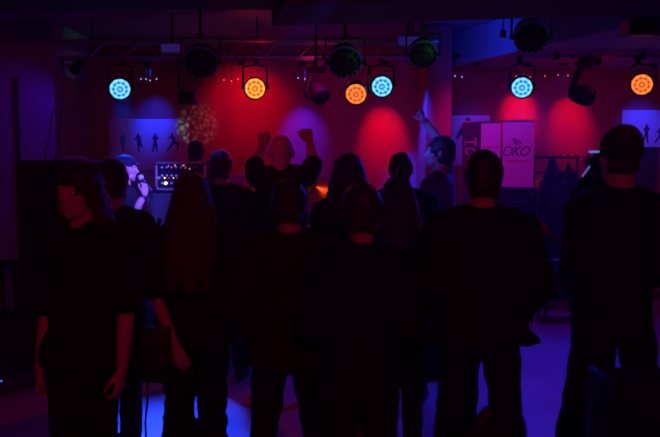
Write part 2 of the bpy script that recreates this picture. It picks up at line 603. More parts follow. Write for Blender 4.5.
        h.ell(HC + V((0, -0.015, 0.045)), (0.085, 0.102, 0.078))
        h.v = [hq @ v for v in h.v]
        h2 = MB()
        h2.loft([(0.0, 0, -0.03, 0.078, 0.075), (0.010, 0, -0.03, 0.078, 0.075)])
        h2.v = [hq @ (Matrix.Translation(HC + V((0, 0.085, 0.042))) @ Euler((-0.18, 0, 0)).to_matrix().to_4x4() @ v) for v in h2.v]
        h.v, h.f = h.v + h2.v, h.f + [tuple(len(h.v) + i for i in f) for f in h2.f]
        organic('cap', h, M['navycloth'], root, 0.006, 2)
        h = MB()
        h.ell(HC + V((0, -0.04, -0.012)), (0.078, 0.068, 0.065))
        h.v = [hq @ v for v in h.v]
        organic('hair', h, M[hairmat], root, 0.009, 2, 0.01, 0.03)
    if extra:
        extra(root, arms)
    return root


def stand(px, ytop, d):
    """ground position and height of somebody whose crown shows at that pixel"""
    p = P(px, ytop, d)
    return V((p.x, p.y, 0)), p.z


def band(root, arms, which, f0, f1, r, m='leather'):
    for sx, sh, e, w, A in arms:
        if sx == which:
            a, b_ = e.lerp(w, f0), e.lerp(w, f1)
            MB().cyl(a, b_, r * 1.06, r, 20).build('wristband', M[m], root)


# ------------------------------------------------------------------ the crowd and the band
def up_hand(px, py, d, root_pos, H, yaw):
    """a target point at a pixel in the person's own 1.75 m frame"""
    p = P(px, py, d) - V(root_pos)
    return tuple((Euler((0, 0, -math.radians(yaw))).to_matrix() @ p) / (H / 1.75))


def add_person(label, px, ytop, d, yaw, **k):
    pos, H = stand(px, ytop, d)
    return person(label, pos, H, yaw, **k)


# front row -----------------------------------------------------------
add_person('tall person in a dark beanie and black sweater watching beside the flight case', 620, 131, 3.7, 4,
           hair='beanie', topmat='blackcloth', sleeve='long', top='jacket', hem=0.93, legw=0.98, stance=0.15, build=0.98, wide=0.9, legmat='denim', shw=0.93,
           R=dict(e=(0.205, 0.0, 1.13), w=(0.15, 0.20, 1.02)), L=dict(e=(-0.195, -0.01, 1.13), w=(-0.13, 0.20, 1.02)), voxel=0.011)
add_person('broad person with short hair in a black hip length coat behind the chair', 483, 152, 3.6, -3,
           hair='short', top='coat', topmat='blackcloth', hem=0.885, stance=0.085, flare=1.14, wide=1.05, shw=1.12, build=1.1, legw=1.0,
           R=dict(e=(0.265, -0.04, 1.14), w=(0.20, 0.14, 0.97)), L=dict(e=(-0.255, -0.04, 1.14), w=(-0.18, 0.15, 0.97)), voxel=0.011)
add_person('long haired person in a black top facing away from the stage, one arm hanging', 78, 165, 3.35, 158,
           hair='long', hair_len=1.22, hairmat='hairdark', topmat='blackcloth', sleeve='half', female=True, legmat='blackcloth', hem=0.86, top='shirt', shw=1.12,
           wide=1.08, stance=-0.01, legw=1.05, eyes=True, voxel=0.008, build=1.08,
           R=dict(e=(0.205, -0.02, 1.09), w=(0.215, 0.03, 0.825), n=(-0.8, -0.6, 0), curl=0.4), L=dict(e=(-0.225, -0.02, 1.13), w=(-0.23, 0.03, 0.875)))
add_person('long haired person in black with fringed trousers, second from the loudspeaker stack', 192, 175, 4.0, -4,
           hair='long', hair_len=1.16, hairmat='hairblond', topmat='blackcloth', sleeve='half', female=True, legmat='blackcloth', hem=0.84,
           shw=1.1, wide=1.05, stance=-0.005, legw=1.16, fringe=True, voxel=0.008, build=1.1, top='jacket',
           R=dict(e=(0.235, -0.05, 1.13), w=(0.15, 0.10, 0.95)), L=dict(e=(-0.19, -0.09, 1.12), w=(-0.06, -0.16, 0.85), n=(0, 1, 0)))
add_person('short haired person in a loose dark brown pullover standing mid crowd with hands down', 289, 181, 3.6, 2,
           hair='short', topmat='browncloth', hem=0.84, stance=0.075, top='coat', wide=1.04, shw=1.12, voxel=0.011, build=1.04,
           R=dict(e=(0.265, -0.04, 1.14), w=(0.21, 0.14, 0.96)), L=dict(e=(-0.265, -0.04, 1.14), w=(-0.22, 0.12, 0.95)))
add_person('short person with round cropped hair and narrow shoulders in a dark top, red rimmed head', 361, 185, 3.2, 8,
           hair='short', topmat='navycloth', female=True, hem=0.86, stance=0.0, wide=1.0, voxel=0.011, shw=1.05, top='jacket',
           R=dict(e=(0.225, -0.02, 1.13), w=(0.14, 0.15, 0.99)), L=dict(e=(-0.225, -0.02, 1.13), w=(-0.1, 0.2, 1.02)))
# second row ----------------------------------------------------------
add_person('short haired person with bare neck between the long haired pair near the loudspeaker', 113, 161, 4.35, -6,
           hair='short', hairmat='hairdark', topmat='browncloth', sleeve='half', stance=-0.03, voxel=0.011)
add_person('person with big tousled hair and a hood in front of the drum kit', 348, 156, 4.9, 12,
           hair='bob', hair_len=1.46, topmat='blackcloth', female=True, top='jacket', hood=True, voxel=0.012)
add_person('person with a ponytail and thick collar in front of the pillar', 401, 153, 5.5, -8,
           hair='ponytail', hairmat='hairdark', topmat='navycloth', top='jacket', hood=True, female=True, stance=0.04, voxel=0.012, wide=1.1, shw=1.25,
           L=dict(e=(-0.27, 0.02, 1.20), w=(-0.16, 0.17, 1.33)))
add_person('long haired person in a dark top between the broad coat and the round cropped hair', 398, 178, 4.5, 3,
           hair='long', hair_len=1.25, hairmat='hairdark', topmat='blackcloth', female=True, top='jacket', stance=0.0, voxel=0.012)
add_person('round headed person in a dark top standing beside the keyboard rack', 221, 151, 6.05, 3,
           hair='short', topmat='navycloth', stance=0.03, voxel=0.012, top='jacket', shw=1.05)
pos, H = stand(281, 134.5, 5.5)
person('bald person in a black T-shirt raising both fists at the stage', pos, H, 0,
       hair='none', topmat='blackcloth', sleeve='half', voxel=0.007, shw=0.98, wide=0.98, stance=0.05, shrug=0.075,
       R=dict(e=(0.205, 0.07, 1.56), w=(0.180, 0.20, 1.700), n=(-0.5, 0.8, 0), curl=0.9, u=(-0.25, -0.05, 1)),
       L=dict(e=(-0.178, 0.08, 1.555), w=(-0.137, 0.23, 1.675), n=(0.3, 0.9, 0), curl=0.95, u=(0.0, 0.0, 1)))
# in front of the pillar: one arm up, looking along the stage ----------
pos, H = stand(438, 137, 6.2)
yw = 62
hw = up_hand(425.5, 122, 6.45, pos, H, yw)
he = up_hand(443, 146, 6.5, pos, H, yw)
hu = V(up_hand(420, 108, 6.4, pos, H, yw)) - V(hw)
person('person pointing one bare arm up beside the pillar, head turned in profile', pos, H, yw,
       hair='short', hairmat='hairdark', topmat='bluecloth', sleeve='short', voxel=0.007, eyes=True, head_yaw=20, head_tilt=6, wide=1.06,
       R=dict(e=he, w=hw, n=(-0.4, 0.9, 0.2), curl=0.8, point=True, u=tuple(hu)), L=dict(e=(-0.25, 0.05, 1.14), w=(-0.14, 0.2, 1.0)))

# person filming, half hidden by the beanie ----------------------------
pos, H = stand(600, 152, 5.0)
yw = 12
fw_r = up_hand(600, 171, 4.68, pos, H, yw)
fw_l = up_hand(589, 181, 4.70, pos, H, yw)
fe_l = up_hand(577, 203, 4.85, pos, H, yw)
fe_r = up_hand(627, 200, 4.85, pos, H, yw)
person('person holding a small camcorder up beside the coat rack', pos, H, yw, hair='short', topmat='navycloth', top='jacket', voxel=0.011, stance=-0.03,
       R=dict(e=fe_r, w=fw_r, n=(-1, 0.2, 0), curl=0.55, u=(-0.4, 0.3, 1)), L=dict(e=fe_l, w=fw_l, n=(1, 0.2, 0), curl=0.55, u=(0.2, 0.1, 1)))
# bent forearm showing past the broad coat -----------------------------
pos, H = stand(486, 182, 4.7)
fe = up_hand(533, 221, 4.6, pos, H, -12)
fw = up_hand(556, 241, 4.45, pos, H, -12)
person('person hidden behind the broad coat with one bare forearm held out', pos, H, -12, hair='short', topmat='blackcloth', sleeve='half', voxel=0.008,
       R=dict(e=fe, w=fw, n=(-0.2, 0.4, 1), curl=0.45))

# the band -------------------------------------------------------------
pos, H = stand(125.5, 155, 7.2)


def bands(root, arms):
    band(root, arms, 1, 0.82, 0.93, 0.034)
    band(root, arms, 1, 0.22, 0.36, 0.050)


person('singer in a cap holding a microphone to the mouth beside the amplifiers', pos, H, -82, hair='cap', hairmat='hairdark', topmat='blackcloth',
       sleeve='short', voxel=0.007, eyes=True, head_tilt=-4,
       R=dict(e=(0.16, 0.045, 1.165), w=(0.055, 0.170, 1.395), n=(-0.75, -0.65, 0.1), curl=0.78, u=(-0.15, 0.08, 1)), L=dict(e=(-0.24, 0.03, 1.14), w=(-0.12, 0.2, 1.05)),
       extra=bands)
s_ = H / 1.75
Tm = Matrix.Translation(pos) @ Euler((0, 0, math.radians(-82))).to_matrix().to_4x4() @ Matrix.Diagonal((s_, s_, s_, 1))
mp = Tm @ V((0.012, 0.135, 1.545))
mq = Tm @ V((0.035, 0.235, 1.42))
mic = thing('microphone', 'black handheld microphone at the mouth of the singer in the cap', 'microphone', mp)
MB().cyl((0, 0, 0), mq - mp, 0.019, 0.012).build('handle', M['blackmetal'], mic)
MB().ell((0, 0, 0), (0.027, 0.027, 0.027)).build('grille', M['grey'], mic)

add_person('short haired musician in a dark top standing behind the keyboard rack', 196, 141.5, 8.65, 20, hair='crop', hairmat='hairdark',
           topmat='blackcloth', sleeve='short', voxel=0.010, stance=0.03, head_yaw=-25)
# ------------------------------------------------------------------ room shell
HC_ = 3.09
WB = 9.5
struct('floor', MB().box((0.2, 3.3, -0.06), (9.0, 13.0, 0.12)), M['floor'])
struct('ceiling', MB().box((0.2, 3.3, HC_ + 0.06), (9.0, 13.0, 0.12)), M['ceiling'])
struct('wall_back', MB().box((0.2, WB + 0.08, HC_ / 2), (9.0, 0.16, HC_)), M['wall'])
struct('wall_left', MB().box((-4.25, 3.3, HC_ / 2), (0.14, 13.0, HC_)), M['side'])
struct('wall_right', MB().box((4.65, 3.3, HC_ / 2), (0.14, 13.0, HC_)), M['side'])
struct('wall_front', MB().box((0.2, -3.15, HC_ / 2), (9.0, 0.14, HC_)), M['side'])
xl = P(57, 200, 8.3).x
struct('wall_stage_side', MB().box(((xl - 4.2) / 2, (8.3 + WB) / 2, 1.275), (xl + 4.2, WB - 8.3, 2.55)), M['side'])
struct('wall_return', MB().box((xl + 0.006, (8.3 + WB) / 2, 1.275), (0.012, WB - 8.3 - 0.004, 2.548)), M['wall'])
struct('trim_1', MB().box((P(19.5, 200, 8.29).x, 8.285, 1.26), (0.045, 0.03, 2.52), bev=0.006), M['beam'])
struct('trim_2', MB().box(((xl - 4.2) / 2, 8.9, (2.55 + HC_) / 2), (xl + 4.2, 1.2, HC_ - 2.55)), M['side'])
struct('baseboard_back', MB().box((0.2, WB - 0.012, 0.05), (8.6, 0.022, 0.1), bev=0.006), M['beam'])
# dark beam across the room and the dark duct casing below it
struct('beam', MB().box((0.2, 6.05, 2.973), (8.9, 0.7, 0.234), bev=0.01), M['beam'])
duct = MB()
duct.slab([(-0.46, 6.42), (-0.30, 5.5), (4.55, 4.75), (4.55, 5.75), (2.3, 5.92)], 2.737, 3.08)
struct('beam_duct_casing', duct, M['beam'])
# pale bulkhead with a diagonal face
bk = MB()
bk.slab([(P(440, 70, 9.4).x, WB - 0.005), (2.33, 6.3), (4.57, 9.1), (4.57, WB - 0.005)], 2.72, HC_ - 0.005)
struct('ceiling_bulkhead', bk, M['soffit'])
px0, px1 = P(426, 200, 8.5).x, P(450.5, 200, 8.5).x
struct('pillar', MB().box(((px0 + px1) / 2, (8.5 + WB) / 2, HC_ / 2 - 0.005), (px1 - px0, WB - 8.5 - 0.002, HC_ - 0.012), bev=0.008), M['wall'])
# low platform below the loudspeakers
a, b_ = P(0, 385, 5.57), P(70, 362, 6.18)
pl = MB()
dx = (b_.x - a.x) / (b_.y - a.y)
pl.slab([(-4.17, 5.0), (a.x + dx * (5.0 - a.y), 5.0), (a.x + dx * (8.2 - a.y), 8.2), (-4.17, 8.2)], 0.0, 0.12)
struct('floor_platform', pl, M['beam'])

# ------------------------------------------------------------------ truss and pipes
TZ = P(330, 57.5, 8.0).z
x0, x1 = P(55, 57, 8).x, P(438, 57, 8).x
tr = thing('lighting_truss', 'long aluminium ladder truss carrying the stage lights below the ceiling', 'truss', ((x0 + x1) / 2, 8.0, TZ))
hl = (x1 - x0) / 2
for dz, dy in ((0, -0.02), (0.155, -0.02), (0, 0.14), (0.155, 0.14)):
    MB().cyl((-hl, dy, dz), (hl, dy, dz), 0.016, n=14).build('chord', M['alu'], tr)
nb = 22
for i in range(nb):
    u0, u1 = -hl + 2 * hl * i / nb, -hl + 2 * hl * (i + 1) / nb
    za, zb = (0, 0.155) if i % 2 == 0 else (0.155, 0)
    MB().cyl((u0, -0.02, za), (u1, -0.02, zb), 0.007, n=8).build('brace', M['alu'], tr)
for u in (-hl + 0.35, 0.1, hl - 0.25):
    MB().cyl((u, 0.06, 0.155), (u, 0.06, HC_ - TZ), 0.008, n=8).cyl((u, -0.02, 0.155), (u, 0.14, 0.155), 0.01, n=8).build('hanger', M['blackmetal'], tr)
lp = thing('lighting_pipe', 'single aluminium pipe carrying lights below the pale bulkhead', 'pipe', (P(600, 57, 7.9).x, 7.9, P(600, 56.5, 7.9).z))
pl0, pl1 = P(526, 57, 7.9).x - lp.location.x, P(668, 57, 7.9).x - lp.location.x
MB().cyl((pl0, 0, 0), (pl1, 0, 0), 0.018, n=14).build('tube', M['alu'], lp)
for u in (pl0 + 0.3, pl1 - 0.25):
    MB().cyl((u, 0, 0), (u, 0, 2.72 - lp.location.z), 0.012, n=8).box((u, 0, 0), (0.05, 0.06, 0.06), bev=0.008).build('clamp', M['blackmetal'], lp)
wp = thing('wall_pipe', 'black pipe with wash lamps close to the red wall', 'pipe', (0.3, 9.0, 2.82))
MB().cyl((-3.0, 0, 0), (0.70, 0, 0), 0.016, n=12).build('tube', M['blackmetal'], wp)
MB().cyl((1.0, 0, 0), (3.6, 0, 0), 0.016, n=12).build('tube', M['blackmetal'], wp)
for u in (-2.6, 0.5, 1.2, 3.3):
    MB().box((u, 0.25, 0.0), (0.03, 0.49, 0.03)).build('bracket', M['blackmetal'], wp)


# ------------------------------------------------------------------ lamps
def light(name, loc, to, col, w, ang=40, blend=0.6, size=0.05):
    ld = bpy.data.lights.new(name, 'SPOT')
    ld.color = col
    ld.energy = w
    ld.spot_size = math.radians(ang)
    ld.spot_blend = blend
    ld.shadow_soft_size = size
    o = bpy.data.objects.new(name, ld)
    C.objects.link(o)
    o.location = loc
    o.rotation_euler = (V(to) - V(loc)).to_track_quat('-Z', 'Y').to_euler()
    return o


BLUE, RED, ORANGE, PURPLE = (0.006, 0.032, 1.0), (1.0, 0.002, 0.006), (1.0, 0.06, 0.01), (0.28, 0.004, 1.0)


def can(label, pos, to, barz, lens=None, R=0.105, length=0.2, group=None, name='stage_spotlight', baryoff=0.0):
    """LED can: shell, back, lens, yoke and clamp up to a bar at height barz"""
    root = thing(name, label, 'stage light', pos, group=group)
    Rm = aim((0, 0, 0), V(to) - V(pos))
    MB().lathe([(R * 0.55, -length), (R * 0.8, -length * 0.92), (R * 0.92, -length * 0.55), (R, -0.02), (R * 1.06, -0.015), (R * 1.06, 0.012), (R * 0.97, 0.012), (R * 0.95, -0.004)], 36, Rm, caps=True).build('shell', M['blackmetal'], root)
    ln = MB().lathe([(R * 0.93, 0.002), (R * 0.6, 0.012), (R * 0.2, 0.017), (0.001, 0.018)], 36).build('lens', lens or M['gloss'], root)
    ln.matrix_local = Rm
    top = barz - pos[2]
    yk = MB()
    for sx in (-1, 1):
        p = Rm @ V((sx * R * 1.12, 0, -length * 0.45))
        yk.tube([p, V((p.x, p.y, p.z + max(0.03, top - p.z - 0.10))), ], 0.010, 8)
        yk.tube([V((p.x, p.y, top - 0.10)), V((0, baryoff, top - 0.07))], 0.010, 8)
        yk.cyl(Rm @ V((sx * R * 0.85, 0, -length * 0.45)), Rm @ V((sx * R * 1.3, 0, -length * 0.45)), 0.016, n=10)
    yk.build('yoke', M['blackmetal'], root)
    MB().box((0, baryoff, top - 0.03), (0.045, 0.05, 0.09), bev=0.008).build('clamp', M['blackmetal'], root)
    return root, Rm


PARS = [(120, 89, 'lens_blue', 'glowing blue LED can, nearest to the loudspeaker stack', (118, 330, 3.0)),
        (255, 88.5, 'lens_red', 'glowing red and yellow LED can above the bald person', (262, 300, 2.5)),
        (356, 94, 'lens_orange', 'tilted orange LED can beside the blue can near the pillar', (318, 330, 4.0)),
        (382, 86.5, 'lens_blue', 'glowing blue LED can between the tilted orange can and the pillar', (392, 330, 3.0)),
        (522, 87.5, 'lens_blue', 'glowing blue LED can above the white banner', (522, 330, 3.5)),
        (642, 84.5, 'lens_orange', 'glowing orange LED can at the end of the pipe over the beanie', (560, 300, 3.4))]
PAR = []
for px, py, ln, lab, tg in PARS:
    dd = 7.9 if px > 500 else (7.98 if px != 356 else 7.80)
    p = P(px, py, dd - 0.12)
    PAR.append((p, can(lab, p, P(*tg), TZ if px < 500 else lp.location.z, M[ln], baryoff=(8.0 if px < 500 else 7.9) - p.y)))

# light thrown by the LED cans out into the room
Lc = [x[0] for x in PAR]


def throw(i, tgt, col, w, ang, blend=0.8, drop=0.0):
    d = (V(tgt) - Lc[i]).normalized()
    ax = PAR[i][1][1].to_3x3() @ V((0, 0, 1))
    return light('can_light', Lc[i] + ax * 0.10 + d * 0.03 - V((0, 0, drop)), tgt, col, w, ang, blend, 0.09)


throw(0, P(195, 450, 4.7), (0.01, 0.05, 1.0), 1900, 24, 1.0)
throw(0, P(20, 300, 5.0), (0.06, 0.004, 1.0), 12, 100)
throw(1, P(270, 300, 4.5), RED, 25, 70, 1.0)
throw(2, P(40, 440, 4.6), (1.0, 0.004, 0.25), 80, 40, 1.0)
throw(3, P(430, 420, 5.0), BLUE, 60, 60, 1.0)
throw(2, P(315, 188, 7.7), ORANGE, 25, 14)
throw(4, P(560, 440, 5.2), (0.006, 0.02, 1.0), 185, 110, 1.0, 0.15)
throw(5, P(480, 420, 4.5), RED, 8, 60, 1.0)

# wash lamps on the wall pipe
WASH = [(155, BLUE, 72, 40, 122, 'small black wash lamp near the wall turned to the dancer poster behind the singer'), (246, RED, 27, 84, 108, 'small black wash lamp near the wall turned to the wide red pool'),
        (303, (0.05, 0.012, 1.0), 150, 40, 138, 'small black wash lamp near the wall turned to the indigo pool'), (383, RED, 62, 40, 138, 'small black wash lamp near the wall turned to the red pool beside the pillar'),
        (470, BLUE, 16, 44, 130, 'small black wash lamp between pillar and white banner'),
        (519, RED, 48, 40, 114, 'small black wash lamp near the wall over the white banner'), (569, RED, 42, 42, 124, 'small black wash lamp near the wall over the coat rack'),
        (641, BLUE, 45, 46, 130, 'small black wash lamp near the wall turned to the wall poster behind the beanie')]
for px, col, w, ang, ty, lab in WASH:
    tgt = P(px, ty, WB)
    p = V((P(px, 70, 9.2).x, 8.84 if px != 246 else 8.72, 2.72))
    root, Rm = can(lab, p, tgt, 2.82, None, R=0.04, length=0.11, name='wall_spotlight', baryoff=9.0 - p.y)
    light('wash_light', p + (tgt - p).normalized() * 0.04, tgt, col, w, ang, 1.0, 0.03)
p = V((2.55, 8.84, 2.72))  # wash lamp added to brighten the floor before the coats
tgt = V((2.1, 7.4, 0.0))
root, Rm = can('small black wash lamp near the wall tilted down to the floor before the coats', p, tgt, 2.82, None, R=0.04, length=0.11, name='wall_spotlight', baryoff=9.0 - p.y)
light('floor_fill_light', p + (tgt - p).normalized() * 0.04, tgt, (0.20, 0.003, 1.0), 90, 75, 1.0, 0.03)
# unseen fill lights added to tint the wall, banners, pillar and bulkhead
light('ceiling_spill', P(255, 76, 7.6), P(255, 25, 7.9), RED, 2.5, 60, 1.0, 0.05)
light('violet_fill_light', (0.0, 7.7, 2.5), P(335, 165, WB), (0.42, 0.003, 1.0), 16, 120, 1.0, 0.25)
light('red_wash_light', (-0.1, 7.75, 2.5), P(345, 165, WB), (1.0, 0.002, 0.05), 15, 140, 1.0, 0.25)
light('red_wash_light', (2.7, 7.75, 2.45), P(580, 165, WB), (1.0, 0.002, 0.0), 8, 140, 1.0, 0.25)
light('magenta_fill_light', P(440, 62, 7.6), P(495, 150, 8.6), (0.62, 0.004, 0.7), 52, 70, 1.0, 0.1)
light('pillar_fill_light', P(399, 48, 8.25), P(421, 165, 9.0), BLUE, 650, 40, 0.9, 0.05)
light('bulkhead_fill_light', P(450, 40, 7.3), P(500, 47, 8.6), BLUE, 30, 80, 1.0, 0.1)  # added blue fill for the bulkhead face, no fixture behind it
p = P(74, 70, 7.75)  # this wash lamp is added to lift the pale side wall
tgt = V((-3.6, 8.3, 1.6))
root, Rm = can('small black wash lamp at the truss end turned to the pale side wall', p, tgt, TZ, None, R=0.05, length=0.12, name='wall_spotlight', baryoff=8.0 - p.y)
light('side_fill_light', p + (tgt - p).normalized() * 0.04, tgt, (0.09, 0.002, 1.0), 9, 110, 1.0, 0.05)
light('ceiling_red_light', (-1.1, 3.9, 2.8), (-0.30, 5.5, 1.8), (1.0, 0.01, 0.03), 20, 26, 1.0, 0.06)
light('ceiling_blue_light', (-1.6, 4.2, 2.6), P(430, 138, 6.3), (0.03, 0.05, 1.0), 800, 11, 1.0, 0.05)
light('ceiling_blue_light', (0.1, 4.3, 2.6), P(150, 178, 7.2), (0.10, 0.06, 1.0), 3400, 15, 1.0, 0.05)
light('ceiling_red_light', (1.5, 2.2, 2.85), P(556, 236, 4.5), (1.0, 0.02, 0.02), 14, 9, 1.0, 0.05)  # added narrow red spot for the bare forearm alone
light('house_light', (0.3, -2.0, 2.8), (-0.6, 4.0, 1.2), (1.0, 0.005, 0.16), 110, 110, 1.0, 0.3)
# ------------------------------------------------------------------ effect lights under the ceiling
def effect(label, px, py, d, rp, hang_z, green=False):
    """round black effect lamp: domed face with a ring of small lenses, in a yoke"""
    p = P(px, py, d)
    r = rp * d / FPX
    root = thing('effect_light', label, 'effect light', p)
    Rm = aim((0, 0, 0), V((0, -1, -0.75)))
    MB().lathe([(r * 0.5, -r * 0.95), (r * 0.85, -r * 0.75), (r, -r * 0.25), (r, 0.0)], 40, Rm).build('shell', M['black'], root)
    MB().lathe([(r * 1.02, -0.012), (r * 1.05, 0.0), (r * 1.02, 0.012), (r * 0.94, 0.012)], 40, Rm).build('rim', M['alu'], root)
    MB().lathe([(r * 0.95, 0.0), (r * 0.88, r * 0.22), (r * 0.6, r * 0.48), (r * 0.25, r * 0.60), (0.002, r * 0.62)], 40, Rm).build('dome', M['black'], root)
    ls = MB()
    for ring, (rr, zz, n) in enumerate(((0.84, 0.27, 16), (0.55, 0.51, 10))):
        for i in range(n):
            a = 2 * PI * (i + ring * 0.5) / n
            ls.ell(Rm @ V((r * rr * math.cos(a), r * rr * math.sin(a), r * zz)), (0.017, 0.017, 0.017), 8, 6)
    ls.build('lens_ring', M['gloss'], root)
    yk = MB()
    for sx in (-1, 1):
        yk.box((sx * r * 1.14, 0, r * 0.62), (0.014, 0.045, r * 1.45), bev=0.004)
        yk.cyl((sx * r * 0.95, 0, 0), (sx * r * 1.22, 0, 0), 0.022, n=12)
    yk.box((0, 0, r * 1.34), (r * 2.3, 0.045, 0.014), bev=0.004)
    yk.build('yoke', M['blackmetal'], root)
    MB().cyl((0, 0, r * 1.34), (0, 0, hang_z - p.z), 0.014, n=10).box((0, 0, r * 1.34 + 0.02), (0.05, 0.05, 0.05), bev=0.008).build('hanger', M['blackmetal'], root)


effect('big round black effect lamp hanging between the blue and the red LED can', 201, 62, 7.6, 17, HC_)
effect('round black effect lamp with green glints above the tilted orange can', 345, 62, 7.5, 17, HC_)
effect('round black effect lamp in a tall yoke at the truss end by the pillar top', 423, 54, 7.4, 14.5, HC_)
effect('round black effect lamp with a bright lower rim under the pale bulkhead', 531, 37, 6.9, 17, HC_)


def flood(label, px, py, d, w, h, top, glass='flood'):
    p = P(px, py, d)
    root = thing('flood_light', label, 'flood light', p)
    MB().box((0, 0.05, 0), (w, 0.09, h), bev=0.008).build('housing', M['grey' if glass == 'flood' else 'dimgrey'], root)
    MB().box((0, 0.0, 0), (w * 0.92, 0.012, h * 0.8), bev=0.003).build('glass', M[glass], root)
    n = 9
    fr = MB()
    for i in range(n):
        fr.box((-w / 2 + w * (i + 0.5) / n, 0.0, -h / 2 - 0.006), (w / n * 0.6, 0.03, 0.012), bev=0.003)
    fr.build('cooling_fin', M['alu'], root)
    MB().cyl((0, 0.05, h / 2), (0, 0.05, top - p.z), 0.012, n=10).build('bracket', M['blackmetal'], root)


flood('pale rectangular flood lamp on the truss beside the biggest effect lamp', 171.5, 48, 7.85, 0.215, 0.09, HC_)
flood('pale rectangular flood lamp on the truss nearest the pillar', 409, 41, 7.85, 0.215, 0.10, HC_)
flood('dim rectangular flood lamp below the truss above the moving head', 316, 70, 7.25, 0.17, 0.06, HC_, 'dimgrey')


def moving_head(label, px, py, d, barz, dirv, k=1.0, side=-1):
    p = P(px, py, d)
    root = thing('moving_head_spotlight', label, 'moving head light', p)
    top = barz - p.z
    MB().box((0.06 * k, 0, top - 0.05), (0.20 * k, 0.14 * k, 0.07), bev=0.02).build('base', M['black'], root)
    MB().cyl((0.06 * k, 0, top - 0.02), (0.06 * k, 0, top + 0.03), 0.02, n=10).build('clamp', M['blackmetal'], root)
    arm = bezier([(0.06 * k, 0, top - 0.08), (-0.03 * k, 0, top - 0.12), (-0.105 * k, 0, 0.06 * k), (-0.112 * k, 0, 0.0), (-0.08 * k, 0, -0.045 * k)], 8)
    R = []
    for i, q in enumerate(arm):
        dq = (arm[min(i + 1, len(arm) - 1)] - arm[max(i - 1, 0)]).normalized()
        nx = V((dq.z, 0, -dq.x))
        R.append([q + nx * (0.03 * k * math.cos(t)) + V((0, 1, 0)) * (0.055 * k * math.sin(t)) for t in [2 * PI * j / 14 for j in range(14)]])
    MB().rings(R).build('arm', M['black'], root)
    Rm = aim((0, 0, 0), V(dirv))
    MB().lathe([(0.03 * k, -0.115 * k), (0.075 * k, -0.10 * k), (0.098 * k, -0.03 * k), (0.098 * k, 0.05 * k), (0.085 * k, 0.09 * k), (0.07 * k, 0.10 * k)], 32, Rm).build('head', M['black'], root)
    MB().lathe([(0.066 * k, 0.099 * k), (0.04 * k, 0.112 * k), (0.002, 0.116 * k)], 24, Rm).build('lens', M['gloss'], root)
    MB().ell((0.045 * k, -0.09 * k, 0.0), (0.006, 0.006, 0.006), 8, 6).build('indicator', M['led_white'], root)


moving_head('black moving head lamp silhouetted against the red wall by the coat rack', 583, 95, 7.9, lp.location.z, (0.6, -0.75, -0.25))
moving_head('black moving head lamp above the indigo wall pool', 318, 93, 7.9, TZ, (0.5, -0.8, -0.5))
p = P(188, 98, 7.9)
sp = thing('stage_spotlight', 'small barrel shaped black spot lamp under the biggest effect lamp', 'stage light', p)
MB().cyl((-0.09, 0, 0), (0.075, 0, 0), 0.062, n=24).build('shell', M['blackmetal'], sp)
MB().cyl((0.075, 0, 0), (0.092, 0, 0), 0.068, n=24).build('rim', M['grey'], sp)
MB().tube([(-0.0, 0.07, 0), (-0.10, 0.07, 0.12), (-0.11, 0.07, TZ - p.z)], 0.011, 8).box((0, 0.06, 0), (0.03, 0.03, 0.03)).build('yoke', M['blackmetal'], sp)
# box at the bulkhead corner, throwing a weak green light
p = P(627.5, 26, 6.2)
bx = thing('laser_projector', 'small pale fronted box on the corner of the bulkhead near the ceiling', 'projector', p)
MB().box((0.10, 0.03, 0), (0.27, 0.10, 0.135), bev=0.005).build('body', M['blackmetal'], bx)
MB().box((-0.035, -0.03, 0), (0.072, 0.03, 0.14), bev=0.006).build('faceplate', M['grey'], bx)
MB().box((0.06, 0.06, 0.12), (0.05, 0.04, 0.16), bev=0.005).build('mount', M['blackmetal'], bx)
light('laser_light', p + V((-0.10, 0.02, 0)), P(385, 40, 7.4), (0.03, 1.0, 0.25), 28, 22, 0.6, 0.01)
p = P(503, 34, 7.2)  # pale box added in place of a lit spot by the bulkhead
sn = thing('ceiling_sensor', 'small pale box hanging just above the truss beside the bulkhead effect lamp', 'sensor', p)
MB().box((0, 0, 0), (0.05, 0.05, 0.065), bev=0.008).build('housing', M['grey'], sn)
MB().cyl((0, 0, 0.03), (0, 0, HC_ - p.z), 0.006, n=8).build('stem', M['blackmetal'], sn)
# glowing beads standing in for bright glints along the wall pipe
k = 0
for px, py in ((141, 79), (146, 79), (150, 80.5), (156.5, 79), (224, 80), (231.5, 81), (238, 79), (298, 78), (305, 79), (516, 76), (523.5, 75), (530, 77), (545, 76), (558, 75), (568, 75.5), (455, 76), (462, 77)):
    p = P(px, py, 8.92)
    t = thing('string_lamp', 'tiny lamp hanging from the black pipe close to the wall', 'lamp', p, group='tiny lamps along the wall pipe')
    MB().ell((0, 0, 0), (0.008, 0.008, 0.008), 8, 6).build('bulb', M['led_white'] if px < 160 or 290 < px < 470 else M['led_red'], t)
    MB().cyl((0, 0, 0.006), (0, 0.07, 2.82 - p.z), 0.003, n=6).build('wire', M['cable'], t)
# cable hanging from the truss end
pts = bezier([P(63, 60, 8.02), P(62, 90, 8.1), P(60, 125, 8.2), P(57, 150, 8.2), P(54, 175, 8.2), P(55, 230, 8.22), P(50, 340, 8.1)], 8)
tag(MB().tube(pts, 0.008).build('power_cord', M['cable']), 'thin cable hanging from the truss end behind the loudspeaker stack', 'cable')
pts = bezier([P(53, 110, 8.26), P(50, 135, 8.26), P(46, 150, 8.26), P(47, 175, 8.25), P(46, 260, 8.25)], 8)
tag(MB().tube(pts, 0.006).build('power_cord', M['cable']), 'looping cable running down the pale wall behind the loudspeaker stack', 'cable')


